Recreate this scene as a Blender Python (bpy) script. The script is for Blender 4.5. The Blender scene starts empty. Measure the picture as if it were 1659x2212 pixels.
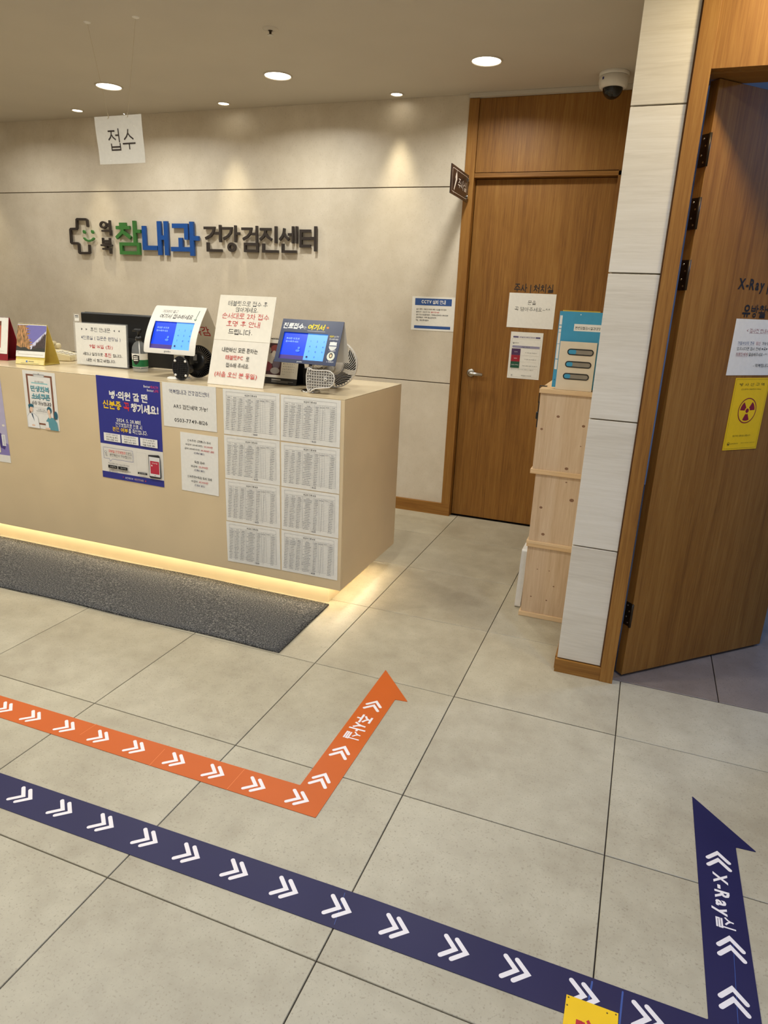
import bpy, bmesh, math, random
from mathutils import Vector, Matrix
random.seed(7)
SC = bpy.context.scene
COL = SC.collection

# ------------------------------------------------------------------ camera
FPX = 1468.27                       # focal length in photo pixels (1659 x 2212 frame)
CAM = Vector((1.71058, -1.07422, 1.4548))
YAW, PITCH, ROLL = -0.3513, -0.30121, 0.04459
FW = Vector((math.sin(YAW)*math.cos(PITCH), math.cos(YAW)*math.cos(PITCH), math.sin(PITCH)))
R0 = Vector((math.cos(YAW), -math.sin(YAW), 0)); U0 = R0.cross(FW)
RT = R0*math.cos(ROLL) + U0*math.sin(ROLL)
UP = U0*math.cos(ROLL) - R0*math.sin(ROLL)
cd = bpy.data.cameras.new('camera'); co = bpy.data.objects.new('camera', cd); COL.objects.link(co)
cd.sensor_fit = 'HORIZONTAL'; cd.sensor_width = 36; cd.lens = FPX/1659*36; cd.clip_start = 0.02
co.matrix_world = Matrix(((RT.x, UP.x, -FW.x, CAM.x), (RT.y, UP.y, -FW.y, CAM.y), (RT.z, UP.z, -FW.z, CAM.z), (0, 0, 0, 1)))
SC.camera = co
# ------------------------------------------------------------------ world, exposure
W = bpy.data.worlds.new('world'); SC.world = W; W.use_nodes = True
W.node_tree.nodes['Background'].inputs[0].default_value = (0.012, 0.014, 0.02, 1)
W.node_tree.nodes['Background'].inputs[1].default_value = 1
SC.view_settings.view_transform = 'Standard'; SC.view_settings.look = 'None'
SC.view_settings.gamma = 1; SC.view_settings.use_curve_mapping = False
SC.view_settings.exposure = 0.09
SC.cycles.use_denoising = True
SC.cycles.max_bounces = 7; SC.cycles.diffuse_bounces = 4; SC.cycles.glossy_bounces = 3; SC.cycles.adaptive_threshold = 0.03
WARM = (0.85, 0.85, 0.80); WARMER = (1.0, 0.90, 0.66); NEUTRAL = (0.62, 0.93, 1.6); AMBER = (1.0, 0.84, 0.55)
P_BIG, P_SPOT, P_HALL, P_LED, P_XRAY = 9.8, 33.0, 13.5, 5.0, 26.0

# ------------------------------------------------------------------ pixel -> point
def ray(u, v): return FW*FPX + RT*(u-829.5) - UP*(v-1106)
def pp(u, v, p0, n):
    d = ray(u, v); n = Vector(n); return CAM + d*((Vector(p0)-CAM).dot(n)/d.dot(n))
def py(u, v, y): return pp(u, v, (0, y, 0), (0, 1, 0))
def pz(u, v, z=0.0): return pp(u, v, (0, 0, z), (0, 0, 1))
def pxx(u, v, x): return pp(u, v, (x, 0, 0), (1, 0, 0))

# ------------------------------------------------------------------ materials
def lin(c): return tuple(((x/255)/12.92 if x/255 <= .04045 else ((x/255+.055)/1.055)**2.4) for x in c)
MATS = {}
def nt(name):
    m = bpy.data.materials.new(name); m.use_nodes = True
    return m, m.node_tree.nodes, m.node_tree.links, m.node_tree.nodes['Principled BSDF']
def mat(name, rgb=(200, 200, 200), rough=.5, metal=0, var=.06, scale=40, bump=0, emit=0, alpha=1, trans=0, spec=.5):
    if name in MATS: return MATS[name]
    m, N, L, b = nt(name)
    c = lin(rgb)
    tc = N.new('ShaderNodeTexCoord'); no = N.new('ShaderNodeTexNoise'); no.inputs['Scale'].default_value = scale; no.inputs['Detail'].default_value = 1
    L.new(tc.outputs['Object'], no.inputs['Vector'])
    rp = N.new('ShaderNodeValToRGB'); e = rp.color_ramp.elements
    e[0].position, e[1].position = .3, .7
    e[0].color = (*[x*(1-var) for x in c], 1); e[1].color = (*[min(1, x*(1+var)) for x in c], 1)
    L.new(no.outputs['Fac'], rp.inputs[0]); L.new(rp.outputs[0], b.inputs['Base Color'])
    b.inputs['Roughness'].default_value = rough; b.inputs['Metallic'].default_value = metal
    b.inputs['Specular IOR Level'].default_value = spec
    if bump:
        bp = N.new('ShaderNodeBump'); bp.inputs['Strength'].default_value = bump; bp.inputs['Distance'].default_value = .002
        L.new(no.outputs['Fac'], bp.inputs['Height']); L.new(bp.outputs[0], b.inputs['Normal'])
    if emit:
        b.inputs['Emission Color'].default_value = (*c, 1); b.inputs['Emission Strength'].default_value = emit
        if emit < 20: m.cycles.emission_sampling = 'NONE'     # lamps carry their own light objects
    b.inputs['Alpha'].default_value = alpha; b.inputs['Transmission Weight'].default_value = trans
    MATS[name] = m; return m
def ink(rgb): return mat('ink_%d_%d_%d' % rgb, rgb, .55, var=.02)
def glow(rgb, e=1.0): return mat('screen_%d_%d_%d' % rgb, rgb, .25, var=.0, emit=e)

def wood(name, dark, mid, light, axis='Z', rough=.50, seed=0.0, fine=1.0):
    """veneer with long grain along one object axis"""
    if name in MATS: return MATS[name]
    m, N, L, b = nt(name)
    tc = N.new('ShaderNodeTexCoord'); oi = N.new('ShaderNodeObjectInfo'); ad = N.new('ShaderNodeVectorMath'); ad.operation = 'ADD'
    L.new(tc.outputs['Object'], ad.inputs[0])
    mu = N.new('ShaderNodeMath'); mu.operation = 'MULTIPLY'; mu.inputs[1].default_value = 13; L.new(oi.outputs['Random'], mu.inputs[0]); L.new(mu.outputs[0], ad.inputs[1])
    def grain(sc_long, sc_cross, detail, rgh):
        mp = N.new('ShaderNodeMapping'); s = [sc_cross]*3; s['XYZ'.index(axis)] = sc_long
        mp.inputs['Scale'].default_value = s; mp.inputs['Location'].default_value = (seed, seed*1.7, seed*.6); L.new(ad.outputs[0], mp.inputs['Vector'])
        n = N.new('ShaderNodeTexNoise'); n.inputs['Scale'].default_value = 1; n.inputs['Detail'].default_value = detail; n.inputs['Roughness'].default_value = rgh; n.inputs['Distortion'].default_value = .6
        L.new(mp.outputs[0], n.inputs['Vector']); return n
    a = grain(1.2, 22*fine, 4, .6); c = grain(5, 170*fine, 3, .7); w = grain(.35, 3.2, 1, .5)
    mx = N.new('ShaderNodeMix'); mx.inputs[0].default_value = .55; L.new(a.outputs['Fac'], mx.inputs[2]); L.new(c.outputs['Fac'], mx.inputs[3])
    mx2 = N.new('ShaderNodeMix'); mx2.inputs[0].default_value = .3; L.new(mx.outputs[0], mx2.inputs[2]); L.new(w.outputs['Fac'], mx2.inputs[3])
    rp = N.new('ShaderNodeValToRGB'); el = rp.color_ramp.elements
    el[0].position, el[1].position = .37, .63; el[0].color = (*lin(dark), 1); el[1].color = (*lin(light), 1)
    k = el.new(.5); k.color = (*lin(mid), 1)
    L.new(mx2.outputs[0], rp.inputs[0]); L.new(rp.outputs[0], b.inputs['Base Color'])
    b.inputs['Roughness'].default_value = rough; b.inputs['Specular IOR Level'].default_value = .35
    bp = N.new('ShaderNodeBump'); bp.inputs['Strength'].default_value = .12; bp.inputs['Distance'].default_value = .001; L.new(c.outputs['Fac'], bp.inputs['Height']); L.new(bp.outputs[0], b.inputs['Normal'])
    MATS[name] = m; return m

def stone(name, a, c, spot, rough, s1=1.6, s2=9, s3=140, spotamt=.5, bump=.08):
    """mottled mineral surface: clouds, patches and fine specks"""
    if name in MATS: return MATS[name]
    m, N, L, b = nt(name)
    tc = N.new('ShaderNodeTexCoord'); oi = N.new('ShaderNodeObjectInfo'); ad = N.new('ShaderNodeVectorMath'); ad.operation = 'ADD'
    mu = N.new('ShaderNodeMath'); mu.operation = 'MULTIPLY'; mu.inputs[1].default_value = 37
    L.new(oi.outputs['Random'], mu.inputs[0]); L.new(tc.outputs['Object'], ad.inputs[0]); L.new(mu.outputs[0], ad.inputs[1])
    def ns(s, d, r=.6, dist=0):
        n = N.new('ShaderNodeTexNoise'); n.inputs['Scale'].default_value = s; n.inputs['Detail'].default_value = d; n.inputs['Roughness'].default_value = r; n.inputs['Distortion'].default_value = dist
        L.new(ad.outputs[0], n.inputs['Vector']); return n
    n1, n2, n3 = ns(s1, 3, .6, .4), ns(s2, 4, .65), ns(s3, 1)
    mx = N.new('ShaderNodeMix'); mx.inputs[0].default_value = .5; L.new(n1.outputs['Fac'], mx.inputs[2]); L.new(n2.outputs['Fac'], mx.inputs[3])
    rp = N.new('ShaderNodeValToRGB'); e = rp.color_ramp.elements; e[0].position, e[1].position = .36, .64
    e[0].color = (*lin(a), 1); e[1].color = (*lin(c), 1); L.new(mx.outputs[0], rp.inputs[0])
    sp = N.new('ShaderNodeValToRGB'); q = sp.color_ramp.elements; q[0].position, q[1].position = .60, .74
    q[0].color = (0, 0, 0, 1); q[1].color = (spotamt,)*3+(1,); L.new(n3.outputs['Fac'], sp.inputs[0])
    mc = N.new('ShaderNodeMix'); mc.data_type = 'RGBA'; L.new(sp.outputs[0], mc.inputs[0]); L.new(rp.outputs[0], mc.inputs[6]); mc.inputs[7].default_value = (*lin(spot), 1)
    L.new(mc.outputs[2], b.inputs['Base Color'])
    mr = N.new('ShaderNodeMapRange'); mr.inputs['To Min'].default_value = rough-.06; mr.inputs['To Max'].default_value = rough+.08; L.new(n2.outputs['Fac'], mr.inputs['Value']); L.new(mr.outputs[0], b.inputs['Roughness'])
    bp = N.new('ShaderNodeBump'); bp.inputs['Strength'].default_value = bump; bp.inputs['Distance'].default_value = .0015; L.new(n3.outputs['Fac'], bp.inputs['Height']); L.new(bp.outputs[0], b.inputs['Normal'])
    MATS[name] = m; return m

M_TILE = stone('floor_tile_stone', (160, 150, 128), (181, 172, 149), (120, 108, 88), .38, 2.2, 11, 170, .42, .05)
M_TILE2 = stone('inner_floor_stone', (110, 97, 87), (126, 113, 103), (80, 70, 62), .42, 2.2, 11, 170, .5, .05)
M_GROUT = mat('grout', (52, 42, 32), .9)
M_WALL = stone('wall_panel_stone', (205, 193, 172), (222, 211, 192), (176, 160, 138), .46, 1.1, 6, 110, .25, .10)
M_WALLBACK = mat('wall_substrate', (96, 80, 60), .8)
M_CEIL = mat('ceiling_paint', (200, 192, 178), .85, var=.02, scale=3)
M_PLAIN = mat('plain_wall_paint', (216, 208, 194), .8, var=.03, scale=4)
M_ROOM = mat('inner_room_paint', (200, 205, 214), .85, var=.03, scale=4)
M_OAK = wood('oak_veneer', (116, 74, 27), (143, 97, 40), (162, 117, 56))
M_OAKX = wood('oak_veneer_horizontal', (116, 74, 27), (143, 97, 40), (162, 117, 56), axis='X')
M_PANEL = wood('white_washed_panel', (206, 196, 178), (218, 209, 192), (226, 218, 203), axis='X', rough=.55, seed=3, fine=.7)
M_PINE = wood('pine_board', (190, 160, 126), (206, 178, 146), (218, 194, 164), rough=.6, seed=5, fine=.55)
M_PINEX = wood('pine_edge_board', (208, 172, 126), (220, 186, 142), (228, 198, 158), axis='X', rough=.6, seed=6, fine=.5)
M_KNOT = mat('pine_knot', (134, 98, 72), .7, var=.25, scale=300)
M_COUNTER = mat('counter_laminate', (220, 197, 158), .42, var=.03, scale=5)
M_COUNTERTOP = wood('countertop_laminate', (206, 186, 150), (216, 197, 162), (222, 205, 172), axis='X', rough=.22, seed=8, fine=.3)
M_WHITE = mat('white_plastic', (232, 228, 220), .4, var=.02)
M_PAPER = mat('paper', (238, 234, 224), .6, var=.02, scale=60)
M_PAPERG = mat('laminated_paper', (238, 234, 224), .22, var=.02, scale=60)
M_BLACK = mat('black_plastic', (22, 21, 21), .35, var=.1)
M_STEEL = mat('brushed_steel', (190, 186, 178), .32, 1, var=.05, scale=200)
M_CHROME = mat('chrome', (210, 208, 204), .12, 1, var=.02)
M_HINGE = mat('dark_bronze', (62, 52, 40), .4, .8, var=.1)
def film(name, fac, rough):
    m, N, L, b = nt(name); t = N.new('ShaderNodeBsdfTransparent'); g = N.new('ShaderNodeBsdfGlossy'); x = N.new('ShaderNodeMixShader'); n = N.new('ShaderNodeTexNoise'); n.inputs['Scale'].default_value = 30
    g.inputs['Roughness'].default_value = rough; mr = N.new('ShaderNodeMapRange'); mr.inputs['To Min'].default_value = fac*.7; mr.inputs['To Max'].default_value = fac*1.3
    L.new(n.outputs['Fac'], mr.inputs['Value']); L.new(mr.outputs[0], x.inputs[0]); L.new(t.outputs[0], x.inputs[1]); L.new(g.outputs[0], x.inputs[2]); L.new(x.outputs[0], N['Material Output'].inputs[0]); return m
M_SLEEVE = film('crinkled_sleeve', .09, .06)
M_CLEAR = mat('clear_plastic', (250, 250, 248), .05, alpha=.06, var=0)
M_GLASS = mat('clear_bottle', (245, 248, 248), .05, alpha=.12, var=0)

# ------------------------------------------------------------------ object helpers
def tag(o, label=None, cat=None, group=None, kind=None):
    if label: o['label'] = label
    if cat: o['category'] = cat
    if group: o['group'] = group
    if kind: o['kind'] = kind
    return o
def mk(name, bm, m, parent=None, smooth=False, M=None):
    me = bpy.data.meshes.new(name); bmesh.ops.recalc_face_normals(bm, faces=bm.faces); bm.to_mesh(me); bm.free()
    if smooth:
        for p in me.polygons: p.use_smooth = True
    if m: me.materials.append(m)
    return lk(name, me, parent, M)
def lk(name, me, parent=None, M=None):
    o = bpy.data.objects.new(name, me); COL.objects.link(o)
    if parent: o.parent = parent
    if M is not None: o.matrix_local = M
    return o
def empty(name, M=None):
    o = bpy.data.objects.new(name, None); o.empty_display_size = .05; COL.objects.link(o)
    if M is not None: o.matrix_world = M
    return o
def T(x, y, z): return Matrix.Translation((x, y, z))
def box(bm, x0, x1, y0, y1, z0, z1, bev=0):
    vs = [bm.verts.new((x, y, z)) for x in (x0, x1) for y in (y0, y1) for z in (z0, z1)]
    fs = [bm.faces.new([vs[i] for i in f]) for f in ((0, 1, 3, 2), (4, 6, 7, 5), (0, 4, 5, 1), (2, 3, 7, 6), (0, 2, 6, 4), (1, 5, 7, 3))]
    if bev:
        es = list({e for f in fs for e in f.edges}); bmesh.ops.bevel(bm, geom=es, offset=bev, segments=2, affect='EDGES', profile=.5)
    return bm
def BX(name, m, x0, x1, y0, y1, z0, z1, parent=None, bev=0): return mk(name, box(bmesh.new(), x0, x1, y0, y1, z0, z1, bev), m, parent)
def tube(bm, pts, r, n=8, cap=True):
    pts = [Vector(p) for p in pts]; rr = r if isinstance(r, (list, tuple)) else [r]*len(pts); rings = []
    prev = None
    for i, p in enumerate(pts):
        t = (pts[min(i+1, len(pts)-1)]-pts[max(i-1, 0)]).normalized()
        if prev is None: a = t.orthogonal().normalized()
        else: a = (prev - t*prev.dot(t)); a = a.normalized() if a.length > 1e-6 else t.orthogonal().normalized()
        prev = a; c = t.cross(a)
        rings.append([bm.verts.new(p+(a*math.cos(2*math.pi*k/n)+c*math.sin(2*math.pi*k/n))*rr[i]) for k in range(n)])
    for i in range(len(rings)-1):
        for k in range(n): bm.faces.new((rings[i][k], rings[i][(k+1) % n], rings[i+1][(k+1) % n], rings[i+1][k]))
    if cap: bm.faces.new(rings[0][::-1]); bm.faces.new(rings[-1])
    return bm
def lathe(bm, prof, n=32, M=None):
    rings = []
    for r, z in prof:
        if r < 1e-6: rings.append([bm.verts.new((0, 0, z))])
        else: rings.append([bm.verts.new((r*math.cos(2*math.pi*k/n), r*math.sin(2*math.pi*k/n), z)) for k in range(n)])
    for a, c in zip(rings, rings[1:]):
        for k in range(n):
            k2 = (k+1) % n
            if len(a) == 1 and len(c) == 1: continue
            if len(a) == 1: bm.faces.new((a[0], c[k2], c[k]))
            elif len(c) == 1: bm.faces.new((a[k], a[k2], c[0]))
            else: bm.faces.new((a[k], a[k2], c[k2], c[k]))
    if M is not None: bmesh.ops.transform(bm, matrix=M, verts=bm.verts)
    return bm
def prism(bm, pts, z0, z1):
    """extrude a simple 2-D outline (any winding)"""
    a = [bm.verts.new((x, y, z0)) for x, y in pts]; c = [bm.verts.new((x, y, z1)) for x, y in pts]; n = len(pts)
    bm.faces.new(a); bm.faces.new(c)
    for i in range(n): bm.faces.new((a[i], a[(i+1) % n], c[(i+1) % n], c[i]))
    return bm
def rounded(x0, y0, x1, y1, r, n=5):
    out = []
    for cx, cy, a0 in ((x1-r, y1-r, 0), (x0+r, y1-r, 90), (x0+r, y0+r, 180), (x1-r, y0+r, 270)):
        for k in range(n+1):
            a = math.radians(a0+90*k/n); out.append((cx+r*math.cos(a), cy+r*math.sin(a)))
    return out
def frame_M(c, right, up):
    right = Vector(right).normalized(); n = right.cross(Vector(up)).normalized(); up = n.cross(right)
    return Matrix(((right.x, up.x, n.x, c[0]), (right.y, up.y, n.y, c[1]), (right.z, up.z, n.z, c[2]), (0, 0, 0, 1)))

# ---- lettering: Hangul syllables are drawn from jamo strokes, other characters come from the built-in font
CHO = 'ㄱㄲㄴㄷㄸㄹㅁㅂㅃㅅㅆㅇㅈㅉㅊㅋㅌㅍㅎ'; JUNG = 'ㅏㅐㅑㅒㅓㅔㅕㅖㅗㅘㅙㅚㅛㅜㅝㅞㅟㅠㅡㅢㅣ'
JONG = ['', 'ㄱ', 'ㄲ', 'ㄱㅅ', 'ㄴ', 'ㄴㅈ', 'ㄴㅎ', 'ㄷ', 'ㄹ', 'ㄹㄱ', 'ㄹㅁ', 'ㄹㅂ', 'ㄹㅅ', 'ㄹㅌ', 'ㄹㅍ', 'ㄹㅎ', 'ㅁ', 'ㅂ', 'ㅂㅅ', 'ㅅ', 'ㅆ', 'ㅇ', 'ㅈ', 'ㅊ', 'ㅋ', 'ㅌ', 'ㅍ', 'ㅎ']
CONS = {'ㄱ': [[(0, 1), (1, 1), (1, 0)]], 'ㄴ': [[(0, 1), (0, 0), (1, 0)]], 'ㄷ': [[(1, 1), (0, 1), (0, 0), (1, 0)]], 'ㄹ': [[(0, 1), (1, 1), (1, .5), (0, .5), (0, 0), (1, 0)]],
        'ㅁ': [[(0, 0), (0, 1), (1, 1), (1, 0), (0, 0)]], 'ㅂ': [[(0, 1), (0, 0), (1, 0), (1, 1)], [(0, .5), (1, .5)]], 'ㅅ': [[(.5, 1), (.44, .62), (.28, .30), (0, 0)], [(.46, .66), (.66, .30), (1, 0)]],
        'ㅇ': ['o'], 'ㅈ': [[(.04, 1), (.96, 1)], [(.5, 1), (.44, .58), (.28, .26), (0, 0)], [(.46, .60), (.66, .26), (1, 0)]], 'ㅊ': [[(.32, 1.02), (.68, 1.02)], [(.04, .76), (.96, .76)], [(.5, .76), (.42, .40), (0, 0)], [(.46, .44), (1, 0)]],
        'ㅋ': [[(0, 1), (1, 1), (1, 0)], [(0, .52), (1, .52)]], 'ㅌ': [[(1, 1), (0, 1), (0, 0), (1, 0)], [(0, .5), (.96, .5)]], 'ㅍ': [[(0, 1), (1, 1)], [(.3, 1), (.3, 0)], [(.7, 1), (.7, 0)], [(0, 0), (1, 0)]], 'ㅎ': [[(.30, 1.02), (.70, 1.02)], [(.02, .78), (.98, .78)], 'oh']}
DBL = {'ㄲ': 'ㄱ', 'ㄸ': 'ㄷ', 'ㅃ': 'ㅂ', 'ㅆ': 'ㅅ', 'ㅉ': 'ㅈ'}
VV = {'ㅏ': ([.45], [(.45, 1, .52)]), 'ㅑ': ([.45], [(.45, 1, .64), (.45, 1, .38)]), 'ㅓ': ([.72], [(.05, .72, .52)]), 'ㅕ': ([.72], [(.05, .72, .64), (.05, .72, .38)]), 'ㅣ': ([.6], []),
      'ㅐ': ([.28, .88], [(.28, .88, .52)]), 'ㅒ': ([.28, .88], [(.28, .88, .64), (.28, .88, .38)]), 'ㅔ': ([.50, .95], [(0, .50, .52)]), 'ㅖ': ([.50, .95], [(0, .50, .64), (0, .50, .38)])}
VH = {'ㅗ': [(.5, 1)], 'ㅛ': [(.32, 1), (.68, 1)], 'ㅜ': [(.5, -1)], 'ㅠ': [(.32, -1), (.68, -1)], 'ㅡ': []}
MIX = {'ㅘ': 'ㅗㅏ', 'ㅙ': 'ㅗㅐ', 'ㅚ': 'ㅗㅣ', 'ㅝ': 'ㅜㅓ', 'ㅞ': 'ㅜㅔ', 'ㅟ': 'ㅜㅣ', 'ㅢ': 'ㅡㅣ'}
def cons(ch, x0, x1, y0, y1, lean_=False):
    if ch in DBL or len(ch) == 2:
        a, b = (DBL[ch],)*2 if ch in DBL else ch; m = (x0+x1)/2; g = (x1-x0)*.07; return cons(a, x0, m-g, y0, y1, lean_)+cons(b, m+g, x1, y0, y1, lean_)
    out = []
    for st in CONS[ch]:
        if st in ('o', 'oh'):
            ya, yb = (y0, y1) if st == 'o' else (y0, y0+(y1-y0)*.56); rx, ry = min((x1-x0)/2, (yb-ya)*.62), min((yb-ya)/2, (x1-x0)*.62); cx, cy = (x0+x1)/2, (ya+yb)/2
            out.append([(cx+rx*math.cos(k*math.pi/8), cy+ry*math.sin(k*math.pi/8)) for k in range(17)])
        else:
            q = st
            if lean_ and ch in 'ㄱㅋ' and len(st) == 3: q = [(0, 1), (.96, 1), (.86, .55), (.58, .22), (.14, -.02)]
            elif lean_ and ch == 'ㅋ': q = [(0, .58), (.84, .58)]
            out.append([(x0+a*(x1-x0), y0+b*(y1-y0)) for a, b in q])
    return out
def vert(v, x0, x1, y0, y1):
    st, br = VV[v]; W_ = x1-x0; o = [[(x0+a*W_, y1), (x0+a*W_, y0)] for a in st]; return o+[[(x0+a*W_, y0+c*(y1-y0)), (x0+b*W_, y0+c*(y1-y0))] for a, b, c in br]
def horz(v, x0, x1, y0, y1):
    up_ = v in 'ㅗㅛ'; yb = y0+(.10 if up_ else .62 if v != 'ㅡ' else .4)*(y1-y0); o = [[(x0, yb), (x1, yb)]]
    return o+[[(x0+a*(x1-x0), yb), (x0+a*(x1-x0), y1 if d > 0 else y0-.02)] for a, d in VH[v]]
def syllable(ch):
    n = ord(ch)-0xac00; c, v, f = CHO[n//588], JUNG[n % 588//28], JONG[n % 28]
    if v in VV:
        wide = v in 'ㅐㅒㅔㅖ'
        if not f: return cons(c, .03, .46 if wide else .52, .16, .84, True)+vert(v, .50 if wide else .58, .93, -.02, 1)
        return cons(c, .04, .46 if wide else .54, .52, .92, True)+vert(v, .50 if wide else .58, .93, .40, 1)+cons(f, .18, .86, .02, .30)
    if v in VH:
        if not f: return cons(c, .16, .84, .50, .94)+horz(v, .02, .96, .06, .44)
        return cons(c, .18, .82, .66, .97)+horz(v, .02, .96, .38, .60)+cons(f, .17, .83, .0, .27)
    h, w = MIX[v]
    if not f: return cons(c, .08, .56, .52, .92)+horz(h, .0, .66, .10, .46)+vert(w, .60 if w in 'ㅏㅣ' else .66, .98, -.02, 1)
    return cons(c, .08, .56, .66, .96)+horz(h, .0, .66, .38, .60)+vert(w, .60 if w in 'ㅏㅣ' else .66, .98, .34, 1)+cons(f, .2, .84, .0, .25)
def ribbon(pts, r, cap=0):
    """polyline -> list of convex quads (mitred) plus square or round ends"""
    pts = [Vector(p) for p in pts]; closed = (pts[0]-pts[-1]).length < 1e-4; nrm = []
    if not closed: e0, e1 = (pts[0]-pts[1]).normalized()*r*.8, (pts[-1]-pts[-2]).normalized()*r*.8; pts[0] = pts[0]+e0; pts[-1] = pts[-1]+e1
    for i, p in enumerate(pts):
        a = pts[i-1] if i else (pts[-2] if closed else None); b = pts[i+1] if i+1 < len(pts) else (pts[1] if closed else None)
        ns = [Vector((-(q-w).y, (q-w).x)).normalized() for w, q in ((a, p), (p, b)) if w is not None and q is not None]
        m = sum(ns, Vector((0, 0))); m = m.normalized() if m.length > 1e-6 else ns[0]; nrm.append(m/max(.5, m.dot(ns[0])))
    return [[tuple(pts[i]+nrm[i]*r), tuple(pts[i]-nrm[i]*r), tuple(pts[i+1]-nrm[i+1]*r), tuple(pts[i+1]+nrm[i+1]*r)] for i in range(len(pts)-1)]
_TXT = {}; _LAT = {}; TXT_SCENE = bpy.data.scenes.new('text_workspace')
def latin(ch, bold):
    key = (ch, bold)
    if key not in _LAT:
        if 'text_source' not in TXT_SCENE.collection.objects:
            c = bpy.data.curves.new('text_source', 'FONT'); TXT_SCENE.collection.objects.link(bpy.data.objects.new('text_source', c))
        o = TXT_SCENE.collection.objects[0]; c = o.data; c.body = ch; c.size = 1; c.offset = bold; c.resolution_u = 2
        TXT_SCENE.view_layers[0].update(); me = bpy.data.meshes.new_from_object(o.evaluated_get(TXT_SCENE.view_layers[0].depsgraph))
        _LAT[key] = ([tuple(v.co)[:2] for v in me.vertices], [tuple(p.vertices) for p in me.polygons]); bpy.data.meshes.remove(me)
    return _LAT[key]
def text_mesh(s, bold=0.0, extrude=0.0, res=3):
    key = (s, bold, extrude)
    if key in _TXT: return _TXT[key]
    V, Fc, x = [], [], 0.0; r = max(.018, .038+bold*.9)
    for ch in s:
        if ch == ' ': x += .30; continue
        if '가' <= ch <= '힣': polys = [(q, si*2e-5) for si, st in enumerate(syllable(ch)) for q in ribbon([(x+.02+a*.86, -.09+b*.86) for a, b in st], min(r, .046+max(0, bold-.03)*1.3) if (ord(ch)-0xac00) % 28 else r)]; adv = .93
        elif ch in '▶◀★':
            if ch == '★': polys = [[(x+.35, .35), (x+.35+.35*math.sin(k*1.2566), .35+.35*math.cos(k*1.2566)), (x+.35+.15*math.sin(k*1.2566+.6283), .35+.15*math.cos(k*1.2566+.6283))] for k in range(5)]+[[(x+.35, .35), (x+.35+.15*math.sin(k*1.2566-.6283), .35+.15*math.cos(k*1.2566-.6283)), (x+.35+.35*math.sin(k*1.2566), .35+.35*math.cos(k*1.2566))] for k in range(5)]; adv = .75
            else: d = 1 if ch == '▶' else -1; polys = [[(x+.25-.2*d, .08), (x+.25+.2*d, .33), (x+.25-.2*d, .58)]]; adv = .55
        else:
            P, F2 = latin(ch, bold); b0 = len(V); xs = [p[0] for p in P] or [0]; off = x-min(xs)+.06
            V += [(a+off, c, 0.0) for a, c in P]; Fc += [tuple(b0+k for k in f) for f in F2]; x += max(xs)-min(xs)+.12; continue
        for q in polys:
            q, zo = q if isinstance(q, tuple) else (q, 0.0); b0 = len(V); n = len(q)
            if extrude:
                ex = extrude+zo*1500; V += [(a, c, ex) for a, c in q]+[(a, c, -ex) for a, c in q]; Fc.append(tuple(range(b0, b0+n))); Fc.append(tuple(range(b0+2*n-1, b0+n-1, -1))); Fc += [(b0+k, b0+n+k, b0+n+(k+1) % n, b0+(k+1) % n) for k in range(n)]
            else: V += [(a, c, zo) for a, c in q]; Fc.append(tuple(range(b0, b0+n)))
        x += adv
    xs = [v[0] for v in V] or [0, 1]; ys = [v[1] for v in V] or [0, 1]
    _TXT[key] = (V, Fc, min(xs), max(xs), min(ys), max(ys)); return _TXT[key]

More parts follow.
